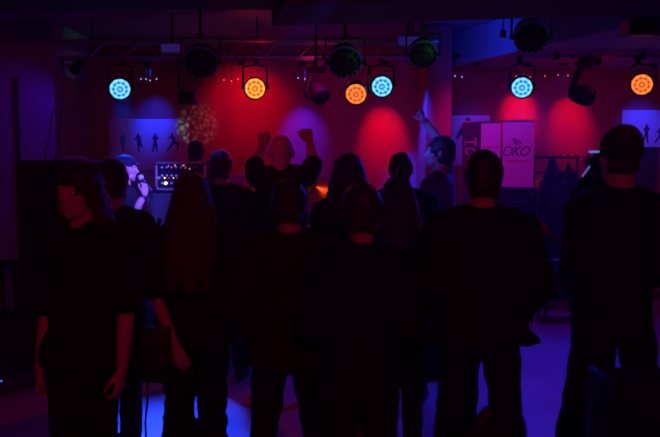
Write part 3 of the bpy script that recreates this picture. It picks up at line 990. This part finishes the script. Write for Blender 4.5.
# ------------------------------------------------------------------ posters, banners
def figure(par, px, pyh, pyf, d, pose, m, dy):
    """printed dancing silhouette, flat ink"""
    h = P(px, pyh, d)
    f = P(px, pyf, d)
    H = h.z - f.z
    mb = MB()

    def c(a, b_, r1, r2):
        mb.cap((a[0] * H, 0, a[1] * H), (b_[0] * H, 0, b_[1] * H), r1 * H, r2 * H, 10, 3)
    c((0.0, 0.92), (0.01, 0.95), 0.055, 0.05)
    for a, b_, r1, r2 in pose:
        c(a, b_, r1, r2)
    mb.v = [V((v.x, v.y * 0.012, v.z)) for v in mb.v]
    o = mb.build('printed_figure', m, par, 0)
    o.location = V((f.x, dy, f.z)) - par.location
    return o


POSES = [
    [((0, 0.82), (0, 0.5), 0.10, 0.08), ((-0.03, 0.5), (0.0, 0.05), 0.07, 0.04), ((0.03, 0.5), (0.02, 0.03), 0.07, 0.04), ((-0.09, 0.80), (-0.13, 0.5), 0.04, 0.03), ((0.09, 0.80), (0.12, 0.5), 0.04, 0.03)],
    [((0, 0.82), (0.03, 0.5), 0.10, 0.10), ((0.0, 0.5), (0.02, 0.05), 0.09, 0.04), ((0.06, 0.5), (0.20, 0.28), 0.09, 0.05), ((-0.08, 0.80), (-0.20, 0.60), 0.04, 0.03), ((0.08, 0.82), (0.14, 0.55), 0.04, 0.03)],
    [((0, 0.80), (0, 0.52), 0.09, 0.075), ((-0.03, 0.5), (-0.16, 0.03), 0.065, 0.04), ((0.03, 0.5), (0.08, 0.03), 0.065, 0.04), ((-0.08, 0.80), (-0.14, 0.68), 0.04, 0.03), ((0.08, 0.80), (0.16, 0.72), 0.04, 0.03), ((0.16, 0.72), (0.05, 0.70), 0.03, 0.03)],
    [((0.02, 0.80), (0.12, 0.52), 0.10, 0.08), ((0.08, 0.5), (-0.25, 0.03), 0.075, 0.04), ((0.14, 0.5), (0.36, 0.36), 0.08, 0.06), ((0.36, 0.36), (0.26, 0.06), 0.06, 0.04), ((-0.05, 0.80), (-0.22, 0.68), 0.04, 0.03), ((0.08, 0.8), (0.2, 0.62), 0.04, 0.03)]]


def poster(label, xa, xb, ya, yb, figs, m='white'):
    a, b_ = P(xa, ya, 9.49), P(xb, yb, 9.49)
    root = thing('wall_poster', label, 'poster', ((a.x + b_.x) / 2, 9.485, (a.z + b_.z) / 2))
    MB().box((0, 0, 0), (b_.x - a.x, 0.012, a.z - b_.z)).build('sheet', M[m], root, 0)
    for px, h, f, pose in figs:
        figure(root, px, h, f, 9.48, POSES[pose], M['ink'], 9.478)


poster('pale wall poster with four dark dancing figures behind the singer', 109, 189.5, 119, 170, [(123, 133, 152, 0), (138.5, 133, 152, 1), (155.5, 133, 152, 2), (172, 133, 151.5, 3)])
poster('pale wall poster with one large dark figure beside the pillar', 451.5, 489, 115.5, 165, [(467, 117.5, 168, 1)])
poster('pale wall poster with small dark figures behind the beanie', 622, 672, 110, 147, [(646, 124, 143.5, 2), (658.5, 128, 143, 3)])
a, b_ = P(628, 147.5, 9.45), P(657, 190, 9.45)
nb_ = thing('notice_board', 'dark notice board below the wall poster behind the beanie', 'board', ((a.x + b_.x) / 2, 9.475, (a.z + b_.z) / 2))
MB().box((0, 0, 0), (b_.x - a.x, 0.03, a.z - b_.z), bev=0.004).build('panel', M['strip'], nb_)
MB().box((0, -0.018, (a.z - b_.z) / 2 - 0.012), (b_.x - a.x, 0.012, 0.024), bev=0.003).build('rail', M['blackmetal'], nb_)
a, b_ = P(222, 174, 9.45), P(245.5, 188, 9.45)
fp = thing('wall_panel', 'small framed purple picture on the wall beside the round headed person', 'picture', ((a.x + b_.x) / 2, 9.475, (a.z + b_.z) / 2))
MB().box((0, 0, 0), (b_.x - a.x, 0.03, a.z - b_.z), bev=0.004).build('picture_frame', M['soffit'], fp)
MB().box((0, -0.016, 0), ((b_.x - a.x) * 0.9, 0.004, (a.z - b_.z) * 0.86)).build('picture_sheet', mat('violet print', (0.25, 0.2, 0.45), 0.6), fp, 0)


def banner(label, xa, xb, ytop, d, build_print):
    a, b_ = P(xa, ytop, d), P(xb, ytop, d)
    w = b_.x - a.x
    root = thing('banner_stand', label, 'banner', ((a.x + b_.x) / 2, d, 0))
    MB().box((0, 0, (a.z + 0.09) / 2), (w, 0.006, a.z - 0.09)).build('banner_sheet', M['white'], root, 0)
    MB().box((0, 0, a.z), (w + 0.01, 0.022, 0.025), bev=0.005).build('top_rail', M['alu'], root)
    MB().cyl((0, 0.04, 0.05), (0, 0.02, a.z), 0.012, n=10).build('pole', M['alu'], root)
    MB().box((0, 0.0, 0.045), (w + 0.02, 0.10, 0.09), bev=0.015).build('base', M['alu'], root)
    build_print(root, w, a.z, d)


def to_local(root, px, py, d):
    return P(px, py, d) - root.location


def print_a(root, w, top, d):
    xs = to_local(root, 481, 140, d).x
    MB().box(((xs - w / 2) / 2, -0.0045, (top + 0.1) / 2), (xs + w / 2, 0.003, top - 0.13)).build('printed_strip', M['strip'], root, 0)
    # the sideways figures, reading upwards
    p = to_local(root, 470.5, 142, d)
    u = d / FPX
    MB().box((p.x, -0.0075, p.z), (11 * u, 0.003, 1.5 * u)).box((p.x + 5 * u, -0.0075, p.z), (1.6 * u, 0.003, 7.5 * u)).box((p.x - 5 * u, -0.0075, p.z - 1.6 * u), (1.3 * u, 0.003, 3 * u)).build('lettering', M['pinkink'], root, 0)
    rg = []
    for i in range(32):
        t = 2 * PI * i / 32
        rg.append([V((p.x + math.cos(t) * rr * 5.5 * u, yy, p.z - 9.5 * u + math.sin(t) * rr * 3.6 * u)) for rr, yy in ((1, -0.006), (1, -0.009), (0.72, -0.009), (0.72, -0.006))])
    rg.append(rg[0])
    MB().rings(rg, caps=False).build('lettering', M['pinkink'], root, 0)
    q = to_local(root, 491, 147, d)
    ms = MB()
    random.seed(4)
    for i in range(9):
        ms.box((q.x + (i - 4) * 1.75 * u, -0.0045, q.z + random.uniform(-0.2, 0.2) * u), (1.3 * u, 0.003, random.uniform(1.2, 2.6) * u))
    ms.build('small_print', M['redink'], root, 0)


def print_b(root, w, top, d):
    u = d / FPX
    p = to_local(root, 517, 156, d)
    tcv = bpy.data.curves.new('logo', 'FONT')
    tcv.body = 'OKO'
    tcv.size = 14.2 * u
    tcv.shear = 0.38
    tcv.extrude = 0.0015
    tcv.align_x = 'CENTER'
    tcv.space_character = 0.88
    to = bpy.data.objects.new('logo', tcv)
    C.objects.link(to)
    me = bpy.data.meshes.new_from_object(to.evaluated_get(bpy.context.evaluated_depsgraph_get()))
    bpy.data.objects.remove(to)
    me.materials.clear()
    me.materials.append(M['ink'])
    lo = bpy.data.objects.new('logo_lettering', me)
    C.objects.link(lo)
    lo.parent = root
    lo.location = (p.x - 2.2 * u, -0.0048, p.z)
    lo.rotation_euler = (PI / 2, 0, 0)
    lo.scale = (0.90, 1, 1)
    c = to_local(root, 514.5, 146, d)
    arcs = MB()
    for r in (2.6, 4.6, 6.8):
        pts = [V((c.x + math.cos(t) * r * u, -0.005, c.z + math.sin(t) * r * u)) for t in [math.radians(20 + 95 * i / 12) for i in range(13)]]
        arcs.tube(pts, 0.55 * u, 6)
    arcs.build('logo_arcs', M['ink'], root)
    q = to_local(root, 519, 161, d)
    ms = MB()
    random.seed(5)
    for i in range(15):
        ms.box((q.x + (i - 7) * 1.7 * u, -0.0045, q.z), (1.15 * u, 0.003, random.uniform(1.3, 2.0) * u))
    ms.build('small_print', M['redink'], root, 0)


banner('white roll-up banner with a dark strip and sideways pink figures', 462.5, 500.8, 122, 8.72, print_a)
banner('white roll-up banner with a slanted dark logo beside the coat rack', 503.2, 534.5, 121, 8.60, print_b)

# ------------------------------------------------------------------ around the banners
a, b_ = P(494, 187, 8.2), P(534.5, 210, 8.2)
cs = thing('equipment_case', 'black equipment case on a folding stand in front of the white banner', 'case', ((a.x + b_.x) / 2, 8.2, b_.z))
cw, ch = b_.x - a.x, a.z - b_.z
MB().box((0, 0, ch * 0.38), (cw, 0.3, ch * 0.76), bev=0.008).build('body', M['tolex'], cs)
MB().box((0, 0, ch * 0.88), (cw, 0.3, ch * 0.24), bev=0.008).build('lid', M['tolex'], cs)
MB().tube(bezier([(-0.07, -0.15, ch * 0.45), (-0.06, -0.185, ch * 0.42), (0.06, -0.185, ch * 0.42), (0.07, -0.15, ch * 0.45)], 5), 0.008).build('handle', M['chrome'], cs)
for sx in (-1, 1):
    MB().box((sx * cw * 0.33, -0.152, ch * 0.76), (0.035, 0.012, 0.05), bev=0.004).build('latch', M['chrome'], cs)
fs = thing('folding_stand', 'black folding stand with crossed legs carrying the equipment case', 'stand', ((a.x + b_.x) / 2, 8.2, 0))
zt = b_.z
for sx in (-1, 1):
    MB().cyl((sx * 0.17, -0.12, 0.0), (sx * 0.17, 0.12, zt - 0.03), 0.013, n=10).build('leg', M['blackmetal'], fs)
    MB().cyl((sx * 0.14, 0.12, 0.0), (sx * 0.14, -0.12, zt - 0.03), 0.013, n=10).build('leg', M['blackmetal'], fs)
for yy in (-0.12, 0.12):
    MB().cyl((-0.2, yy, zt - 0.016), (0.2, yy, zt - 0.016), 0.015, n=10).build('rail', M['blackmetal'], fs)

a, b_ = P(531, 180, 9.42), P(541.5, 230, 9.42)
yb = thing('display_board', 'narrow yellow board standing between the white banner and the coats', 'board', ((a.x + b_.x) / 2, 9.4, 0))
MB().box((0, 0, (a.z + 0.06) / 2), (b_.x - a.x, 0.02, a.z - 0.06), bev=0.004).build('panel', M['yellow'], yb)
for sx in (-1, 1):
    MB().box((sx * 0.045, 0, 0.035), (0.02, 0.16, 0.07), bev=0.005).build('foot', M['blackmetal'], yb)

# coat rack and hanging clothes
RX, RY = P(551, 157, 9.15).x, 9.15
RZ = P(551, 157.5, 9.15).z
cr = thing('coat_rack', 'dark freestanding coat rack holding dark clothes near the white banner', 'coat rack', (RX, RY, 0))
MB().cyl((-0.2, 0, RZ), (0.33, 0, RZ), 0.016, n=12).build('top_bar', M['blackmetal'], cr)
for sx in (-0.19, 0.30):
    MB().cyl((sx, 0, 0.05), (sx, 0, RZ + 0.02), 0.014, n=12).build('post', M['blackmetal'], cr)
    MB().box((sx, 0, 0.03), (0.04, 0.5, 0.04), bev=0.008).build('foot', M['blackmetal'], cr)
MB().cyl((-0.19, 0, RZ - 0.17), (0.30, 0, RZ - 0.17), 0.010, n=10).build('cross_bar', M['blackmetal'], cr)
for i in range(6):
    x = -0.15 + i * 0.085
    MB().tube(bezier([(x, 0, RZ + 0.015), (x, -0.03, RZ + 0.045), (x, -0.05, RZ + 0.03)], 4), 0.006, 6).build('hook', M['blackmetal'], cr)


def coat(label, px, ytop, ybot, d, w, m, lean=0.0):
    t, bt = P(px, ytop, d), P(px, ybot, d)
    root = thing('coat', label, 'coat', (t.x, d, 0))
    mb = MB()
    h = t.z - bt.z
    mb.loft([(bt.z, lean, 0, w * 0.55, 0.10), (bt.z + h * 0.35, lean * 0.6, 0, w * 0.50, 0.10), (bt.z + h * 0.7, lean * 0.3, 0, w * 0.42, 0.09), (bt.z + h * 0.88, 0, 0, w * 0.28, 0.07), (bt.z + h * 0.98, 0, 0, w * 0.10, 0.035), (t.z, 0, 0, 0.02, 0.02)])
    organic('cloth', mb, M[m], root, 0.014, 4, 0.07, 0.11)
    for sx in (-1, 1):
        sl = MB()
        sl.cap((sx * w * 0.30, -0.05, bt.z + h * 0.80), (sx * w * 0.42 + lean * 0.4, -0.09, bt.z + h * 0.38), 0.05, 0.045)
        organic('sleeve', sl, M[m], root, 0.012, 3, 0.03, 0.08)


coat('long dark blue coat hanging from the middle of the coat rack', 553, 158, 285, 8.90, 0.36, 'navycloth', 0.03)
coat('dark brown jacket hanging at the end of the coat rack beside the camcorder', 569, 163, 255, 9.34, 0.24, 'browncloth', 0.02)

# low table with small things by the coats
p = P(556, 268, 8.5)
TH = p.z
tb = thing('side_table', 'low dark table beside the broad coat, in front of the coats', 'table', (p.x + 0.06, 8.36, 0))
MB().box((0, 0, TH - 0.015), (0.54, 0.32, 0.03), bev=0.006).build('tabletop', M['denim'], tb)
for sx in (-1, 1):
    for sy in (-1, 1):
        MB().cyl((sx * 0.24, sy * 0.13, 0), (sx * 0.23, sy * 0.12, TH - 0.03), 0.018, 0.022, n=10).build('leg', M['blackmetal'], tb)
bx2 = thing('storage_box', 'small dark blue box lying on the low dark table', 'box', (P(563, 262, 8.36).x, 8.36, TH))
MB().box((0, 0, 0.045), (0.22, 0.2, 0.09), bev=0.006).build('body', M['bluecloth'], bx2)
MB().box((0, 0, 0.1), (0.23, 0.21, 0.02), bev=0.005).build('lid', M['bluecloth'], bx2)

# ------------------------------------------------------------------ loudspeakers on the platform


def speaker(name, label, cx, cy, z0, w, dpt, h, cones):
    root = thing(name, label, 'loudspeaker', (cx, cy, z0))
    MB().box((0, 0, h / 2), (w, dpt, h), bev=0.015).build('cabinet', M['tolex'], root)
    MB().box((0, -dpt / 2 - 0.006, h / 2), (w * 0.9, 0.014, h * 0.92), bev=0.005).build('grille', M['grille'], root)
    for z, r in cones:
        MB().lathe([(r * 0.2, -0.02), (r * 0.9, 0.0), (r, 0.006), (r * 1.05, 0.0)], 32, Matrix.Translation((0, -dpt / 2 - 0.014, z)) @ Matrix.Rotation(PI / 2, 4, 'X')).build('cone', M['black'], root)
    for sx in (-1, 1):
        MB().box((sx * (w / 2 + 0.002), 0, h * 0.62), (0.012, 0.16, 0.08), bev=0.004).build('handle', M['blackmetal'], root)
    for sx in (-1, 1):
        for zz in (0.028, h - 0.028):
            MB().box((sx * (w / 2 - 0.02), -dpt / 2 + 0.015, zz), (0.05, 0.05, 0.05), bev=0.01).build('corner', M['blackmetal'], root)


SX = (P(18, 200, 6.9).x + P(91, 200, 6.9).x) / 2
sw = P(91, 200, 6.9).x - P(18, 200, 6.9).x
st = P(60, 160.5, 6.9).z
speaker('subwoofer', 'large black bass loudspeaker at the bottom of the stack on the platform', SX, 7.22, 0.12, sw, 0.6, 0.55, [(0.275, 0.2)])
speaker('loudspeaker', 'tall black loudspeaker on top of the stack on the platform', SX, 7.22, 0.67, sw, 0.6, st - 0.67, [(0.26, 0.16), (0.70, 0.1)])
pts = bezier([P(62, 158, 6.95), P(69, 157.4, 6.95), P(76, 156.8, 6.93), P(83, 158, 6.88), P(88, 161, 6.855), P(91.5, 167, 6.85), P(92.6, 174, 6.85), P(93, 200, 6.85)], 6)
tag(MB().tube(pts, 0.011).build('audio_cable', M['whitecable']), 'white cable curling over the top edge of the loudspeaker stack', 'cable')
p = P(-2, 262, 7.4)
tb2 = thing('side_table', 'small dark table at the wall beside the loudspeaker stack', 'table', (p.x - 0.05, 7.4, 0.12))
MB().box((0, 0, p.z - 0.135), (0.36, 0.36, 0.03), bev=0.005).build('tabletop', M['denim'], tb2)
for sx in (-1, 1):
    for sy in (-1, 1):
        MB().cyl((sx * 0.15, sy * 0.15, 0), (sx * 0.14, sy * 0.14, p.z - 0.15), 0.016, 0.02, n=10).build('leg', M['blackmetal'], tb2)
p = P(4, 375, 5.4)
pd = thing('cable_box', 'small cable box with a blue indicator at the platform edge', 'box', (p.x - 0.1, p.y + 0.1, 0.12))
MB().box((0, 0, 0.03), (0.16, 0.10, 0.06), bev=0.01).build('body', M['blackmetal'], pd)
MB().ell((0.06, -0.052, 0.035), (0.007, 0.007, 0.007), 8, 6).build('indicator', M['led_blue'], pd)

# ------------------------------------------------------------------ backline
d = 7.7
a, b_ = P(155, 161.5, d), P(206, 190.5, d)
cw, ch = b_.x - a.x, a.z - b_.z
rk = thing('equipment_rack', 'silver edged rack of glowing devices on top of the speaker cabinets', 'rack', ((a.x + b_.x) / 2, d, b_.z))
MB().box((0, 0.2, ch / 2), (cw, 0.36, ch), bev=0.006).build('case', M['tolex'], rk)
fr = MB()
for z in (0.012, ch - 0.012):
    fr.box((0, 0, z), (cw, 0.03, 0.024), bev=0.005)
for sx in (-1, 1):
    fr.box((sx * (cw / 2 - 0.011), 0, ch / 2), (0.022, 0.03, ch), bev=0.005)
fr.build('edge_frame', M['alu'], rk)
for sx in (-1, 1):
    for z in (0.022, ch - 0.022):
        MB().ell((sx * (cw / 2 - 0.014), -0.006, z), (0.02, 0.02, 0.02), 12, 8).build('corner', M['chrome'], rk)
for i, (z, hh) in enumerate(((ch * 0.80, 0.075), (ch * 0.52, 0.06), (ch * 0.26, 0.075))):
    u_ = MB().box((0, 0.01, z), (cw - 0.06, 0.03, hh), bev=0.003).build('rack_unit', M['blackmetal'], rk)
    kb = MB()
    for j in range(8):
        kb.cyl((-cw / 2 + 0.07 + j * 0.045, -0.004, z), (-cw / 2 + 0.07 + j * 0.045, -0.02, z), 0.010, n=10)
    kb.build('knob', M['grey'], u_)
off = rk.location
for px, py, sx, sz, m in ((168.5, 166, 0.012, 0.02, 'led_pink'), (175, 165.5, 0.014, 0.024, 'led_red'), (183.3, 165.5, 0.032, 0.012, 'led_red'), (185.3, 168.3, 0.008, 0.008, 'led_red'), (189.5, 169, 0.016, 0.014, 'led_pink'),
                          (164.7, 178, 0.018, 0.018, 'led_warm'), (169, 178, 0.006, 0.014, 'led_red'), (173.4, 178, 0.010, 0.014, 'led_warm'), (177, 178, 0.012, 0.012, 'led_red'), (158, 177.8, 0.055, 0.03, 'screen'), (165.7, 183.2, 0.034, 0.034, 'led_warm')):  # the wide lavender label strip is given a glow too
    q = P(px, py, d - 0.025) - off
    MB().ell(q, (sx / 2, 0.008, sz / 2), 12, 8).build('indicator', M[m], rk)
d2 = 7.78
a2, b2 = P(150, 191.5, d2), P(207, 191.5, d2)
w2 = b2.x - a2.x
hz = off.z / 2
speaker('speaker_cabinet', 'black guitar speaker cabinet standing on the floor below the glowing rack', (a2.x + b2.x) / 2, d2 + 0.2, 0.0, w2, 0.4, hz, [(hz * 0.28, 0.12), (hz * 0.72, 0.12)])
speaker('speaker_cabinet', 'black guitar speaker cabinet directly under the glowing rack', (a2.x + b2.x) / 2, d2 + 0.2, hz, w2, 0.4, off.z - hz, [(hz * 0.28, 0.12), (hz * 0.72, 0.12)])
for px in (150.5, 203):
    pass
# microphone stand near the singer
p = P(148, 196, 7.62)
ms = thing('microphone_stand', 'thin straight microphone stand between singer and amplifiers', 'microphone stand', (p.x, 7.62, 0))
MB().cyl((0, 0, 0.02), (0, 0, p.z), 0.011, n=10).build('pole', M['chrome'], ms)
MB().lathe([(0.13, 0), (0.13, 0.012), (0.03, 0.03), (0.012, 0.04)], 24).build('base', M['blackmetal'], ms)
MB().cyl((0, 0, p.z - 0.06), (0, 0, p.z), 0.018, n=10).build('clip', M['black'], ms)


# drum kit
def cymbal(label, px, py, d, r, tilt, m='brass'):
    p = P(px, py, d)
    root = thing('cymbal', label, 'cymbal', (p.x, d, 0))
    T = Matrix.Translation((0, 0, p.z)) @ Euler(tilt).to_matrix().to_4x4()
    MB().lathe([(r, -0.022), (r * 0.6, -0.006), (r * 0.25, 0.004), (r * 0.2, 0.022), (0.006, 0.034), (0.006, 0.030), (r * 0.2, 0.018), (r * 0.6, -0.010), (r, -0.025)], 40, T).build('plate', M[m], root)
    MB().cyl((0, 0, 0.45), (0, 0, p.z + 0.05), 0.010, n=10).cyl((0, 0, 0.3), (0, 0, 0.75), 0.014, n=10).build('stand_pole', M['chrome'], root)
    for i in range(3):
        t = 2 * PI * i / 3 + 0.5
        MB().cyl((0, 0, 0.42), (0.24 * math.cos(t), 0.24 * math.sin(t), 0.01), 0.009, n=8).build('leg', M['chrome'], root)
    MB().cyl((0, 0, p.z + 0.035), (0, 0, p.z + 0.06), 0.014, n=10).build('wing_nut', M['chrome'], root)


def drum(name, label, px, ytop, d, r, h, leg):
    p = P(px, ytop, d)
    root = thing(name, label, 'drum', (p.x, d, 0))
    z1, z0 = p.z, p.z - h
    MB().lathe([(r, z0), (r, z1)], 36).build('shell', M['shell'], root)
    MB().lathe([(r * 0.97, z1), (r * 0.97, z1 + 0.006), (0.01, z1 + 0.006)], 36).build('drum_head', M['drumskin'], root)
    for z in (z1, z0):
        MB().lathe([(r * 1.0, z - 0.012), (r * 1.05, z - 0.012), (r * 1.05, z + 0.014), (r * 1.0, z + 0.014)], 36).build('hoop', M['chrome'], root)
    for i in range(8):
        t = 2 * PI * (i + 0.5) / 8
        MB().cyl((r * 1.05 * math.cos(t), r * 1.05 * math.sin(t), z0), (r * 1.05 * math.cos(t), r * 1.05 * math.sin(t), z1), 0.006, n=8).box((r * 1.03 * math.cos(t), r * 1.03 * math.sin(t), (z0 + z1) / 2), (0.025, 0.025, 0.05), bev=0.005).build('tension_rod', M['chrome'], root)
    for i in range(3):
        t = 2 * PI * i / 3 + 0.3
        MB().cyl((r * leg * math.cos(t), r * leg * math.sin(t), 0.0), (r * leg * 0.98 * math.cos(t), r * leg * 0.98 * math.sin(t), z0 + 0.02), 0.010, n=8).build('leg', M['chrome'], root)


cymbal('dark cymbal seen edge-on between round headed and bald person', 250, 191.5, 8.45, 0.17, (0.05, 0.02, 0))
cymbal('bright bronze cymbal tilted beside the tousled hair', 316, 189, 7.7, 0.15, (0.75, -0.1, 0))
drum('tall_drum', 'chrome rimmed drum on legs under the dark cymbal', 250, 210, 7.9, 0.13, 0.42, 1.02)
drum('tall_drum', 'pale chrome rimmed drum beside the bald person near the bronze cymbal', 313, 212, 8.05, 0.12, 0.30, 1.02)

# camcorder held up by the person beside the coat rack
p = P(593, 157, 4.66)
cc = thing('camcorder', 'small camcorder with a lit edge held up beside the beanie', 'camcorder', p)
MB().box((0.0, 0, -0.03), (0.062, 0.12, 0.07), bev=0.012).build('body', M['blackmetal'], cc)
MB().cyl((0, 0.06, -0.03), (0, 0.10, -0.03), 0.026, n=20).build('lens', M['gloss'], cc)
MB().box((-0.004, -0.055, 0.030), (0.075, 0.02, 0.012), bev=0.003).build('viewfinder', M['finder'], cc)
q0, q1 = P(582, 176.5, 4.62) - p, P(591.2, 164.5, 4.62) - p
sc_ = MB()
sc_.cyl(q0, q1, 0.0055, n=8)
sc_.build('screen_edge', M['screen'], cc)
mid = (q0 + q1) / 2
u_ = (q1 - q0).normalized()
Ts = Matrix.Translation(mid + V((0.006, 0.016, -0.005))) @ Matrix((u_, V((0, 1, 0)), u_.cross(V((0, 1, 0))))).transposed().to_4x4()
MB().box((0, 0, 0), ((q1 - q0).length, 0.02, 0.012), Ts, bev=0.003).build('screen_flap', M['black'], cc)

# ------------------------------------------------------------------ close to the viewer
fc = thing('flight_case', 'big black flight case with metal edges near the person in the beanie', 'case', (1.40, 2.35, 0))
xc0 = P(588.5, 400, 2.55).x
zt = P(620, 366.5, 2.55).z
fw_, fd_ = 0.95, 0.6
fc.location = (xc0 + fw_ / 2, 2.55 - fd_ / 2, 0)
MB().box((0, 0, (zt + 0.1) / 2), (fw_, fd_, zt - 0.1), bev=0.012).build('body', M['tolex'], fc)
for sx in (-1, 1):
    for sy in (-1, 1):
        MB().box((sx * (fw_ / 2 - 0.012), sy * (fd_ / 2 - 0.012), (zt + 0.1) / 2), (0.03, 0.03, zt - 0.1), bev=0.006).build('edge_rail', M['blackmetal'], fc)
        MB().cyl((sx * (fw_ / 2 - 0.08) - 0.02, sy * (fd_ / 2 - 0.08), 0.05), (sx * (fw_ / 2 - 0.08) + 0.02, sy * (fd_ / 2 - 0.08), 0.05), 0.05, n=20).box((sx * (fw_ / 2 - 0.08), sy * (fd_ / 2 - 0.08), 0.09), (0.08, 0.08, 0.02)).build('caster', M['black'], fc)
MB().box((0, 0, zt - 0.16), (fw_ + 0.004, fd_ + 0.004, 0.02), bev=0.004).build('lid_seam', M['blackmetal'], fc)


def chair(label, px, ytop, d, rot, w):
    p = P(px, ytop, d)
    root = thing('chair', label, 'chair', (p.x, d, 0), (0, 0, math.radians(rot)))
    zt = p.z
    R = []
    n = 24
    bk_ = MB()
    for i in range(9):
        f = i / 8
        z = 0.50 + (zt - 0.50) * f
        ww = w / 2 * (1.0 if f < 0.6 else math.sqrt(max(0.02, 1 - ((f - 0.6) / 0.4) ** 2 * 0.75)))
        R.append([V((ww * math.copysign(abs(math.cos(t)) ** 0.7, math.cos(t)), -0.19 - 0.06 * f + 0.03 * math.copysign(abs(math.sin(t)) ** 0.8, math.sin(t)), z)) for t in [2 * PI * j / n for j in range(n)]])
    bk_.rings(R).build('backrest', M['leather'], root)
    MB().box((0, 0.02, 0.45), (w * 1.05, 0.42, 0.075), bev=0.03).build('seat', M['leather'], root)
    for sx in (-1, 1):
        for sy in (-1, 1):
            MB().cyl((sx * w * 0.46, sy * 0.18, 0.0), (sx * w * 0.42, sy * 0.16, 0.43), 0.013, n=10).build('leg', M['chrome'], root)
    for sx in (-1, 1):
        MB().cyl((sx * w * 0.40, -0.18, 0.43), (sx * w * 0.40, -0.20, 0.56), 0.013, n=10).build('back_post', M['chrome'], root)


chair('black padded chair with a rounded back behind the broad coat', 466, 387, 2.95, 18, 0.24)
chair('low black padded chair at the lower edge beside the broad coat', 503, 418, 2.25, -20, 0.26)
# shoulder bag at the hip of the person with the fringed trousers
p = P(156, 381, 3.84)
bg = thing('shoulder_bag', 'black shoulder bag hanging at the hip of the long haired person in fringed trousers', 'bag', (p.x, 3.84, p.z))
MB().rings([[V((0.085 * kx * math.copysign(abs(math.cos(t)) ** 0.6, math.cos(t)), 0.05 * ky * math.copysign(abs(math.sin(t)) ** 0.6, math.sin(t)), z)) for t in [2 * PI * j / 24 for j in range(24)]] for z, kx, ky in ((0, 0.85, 0.7), (0.015, 0.97, 0.9), (0.12, 1.0, 1.0), (0.24, 0.92, 0.7), (0.27, 0.88, 0.4))]).build('pouch', M['leather'], bg)
MB().box((0, -0.05, 0.20), (0.15, 0.012, 0.13), bev=0.005).build('flap', M['leather'], bg)
MB().tube(bezier([(-0.07, 0, 0.25), (-0.05, -0.02, 0.45), (0.0, -0.03, 0.66), (0.04, -0.03, 0.80)], 6), 0.009, 8).build('strap', M['leather'], bg)
# cable hanging between the crowd's legs
pts = bezier([P(147, 382, 4.25), P(147.5, 400, 4.22), P(145.5, 420, 4.2), P(146, 436, 4.2), V((P(146, 450, 4.2).x, 4.2, 0.012)), V((P(120, 450, 4.2).x, 4.25, 0.012))], 6)
tag(MB().tube(pts, 0.006).build('hanging_cord', M['cable']), 'thin dark cord hanging beside the leg of the fringed trousers', 'cord')

# ------------------------------------------------------------------ gobo pattern on the wall beside the poster
g = light('gobo_light', P(210, 90, 7.7), P(198, 124, WB), (0.35, 0.8, 0.55), 34, 17, 0.5, 0.005)
g.data.use_nodes = True
nt = g.data.node_tree
em = nt.nodes['Emission']
tc = nt.nodes.new('ShaderNodeTexCoord')
vo = nt.nodes.new('ShaderNodeTexVoronoi')
vo.feature = 'DISTANCE_TO_EDGE'
vo.inputs['Scale'].default_value = 30
nt.links.new(tc.outputs['Normal'], vo.inputs['Vector'])
rp = nt.nodes.new('ShaderNodeValToRGB')
rp.color_ramp.elements[0].position = 0.05
rp.color_ramp.elements[0].color = (0, 0, 0, 1)
rp.color_ramp.elements[1].position = 0.25
nt.links.new(vo.outputs['Distance'], rp.inputs['Fac'])
nt.links.new(rp.outputs['Color'], em.inputs['Color'])

# ------------------------------------------------------------------ world and view
w = bpy.data.worlds.new('world')
SC.world = w
w.use_nodes = True
w.node_tree.nodes['Background'].inputs['Color'].default_value = (0.001, 0.0003, 0.0015, 1)
SC.view_settings.view_transform = 'Standard'
SC.view_settings.look = 'None'
# thin stage haze filling the whole room
vs = w.node_tree.nodes.new('ShaderNodeVolumeScatter')
vs.inputs['Density'].default_value = 0.006
vs.inputs['Anisotropy'].default_value = 0.5
w.node_tree.links.new(vs.outputs[0], w.node_tree.nodes['World Output'].inputs['Volume'])
SC.view_settings.gamma = 1.0
SC.view_settings.exposure = 0.0
SC.view_settings.use_curve_mapping = False
SC.cycles.use_denoising = True
SC.cycles.sample_clamp_indirect = 4.0
SC.cycles.max_bounces = 6
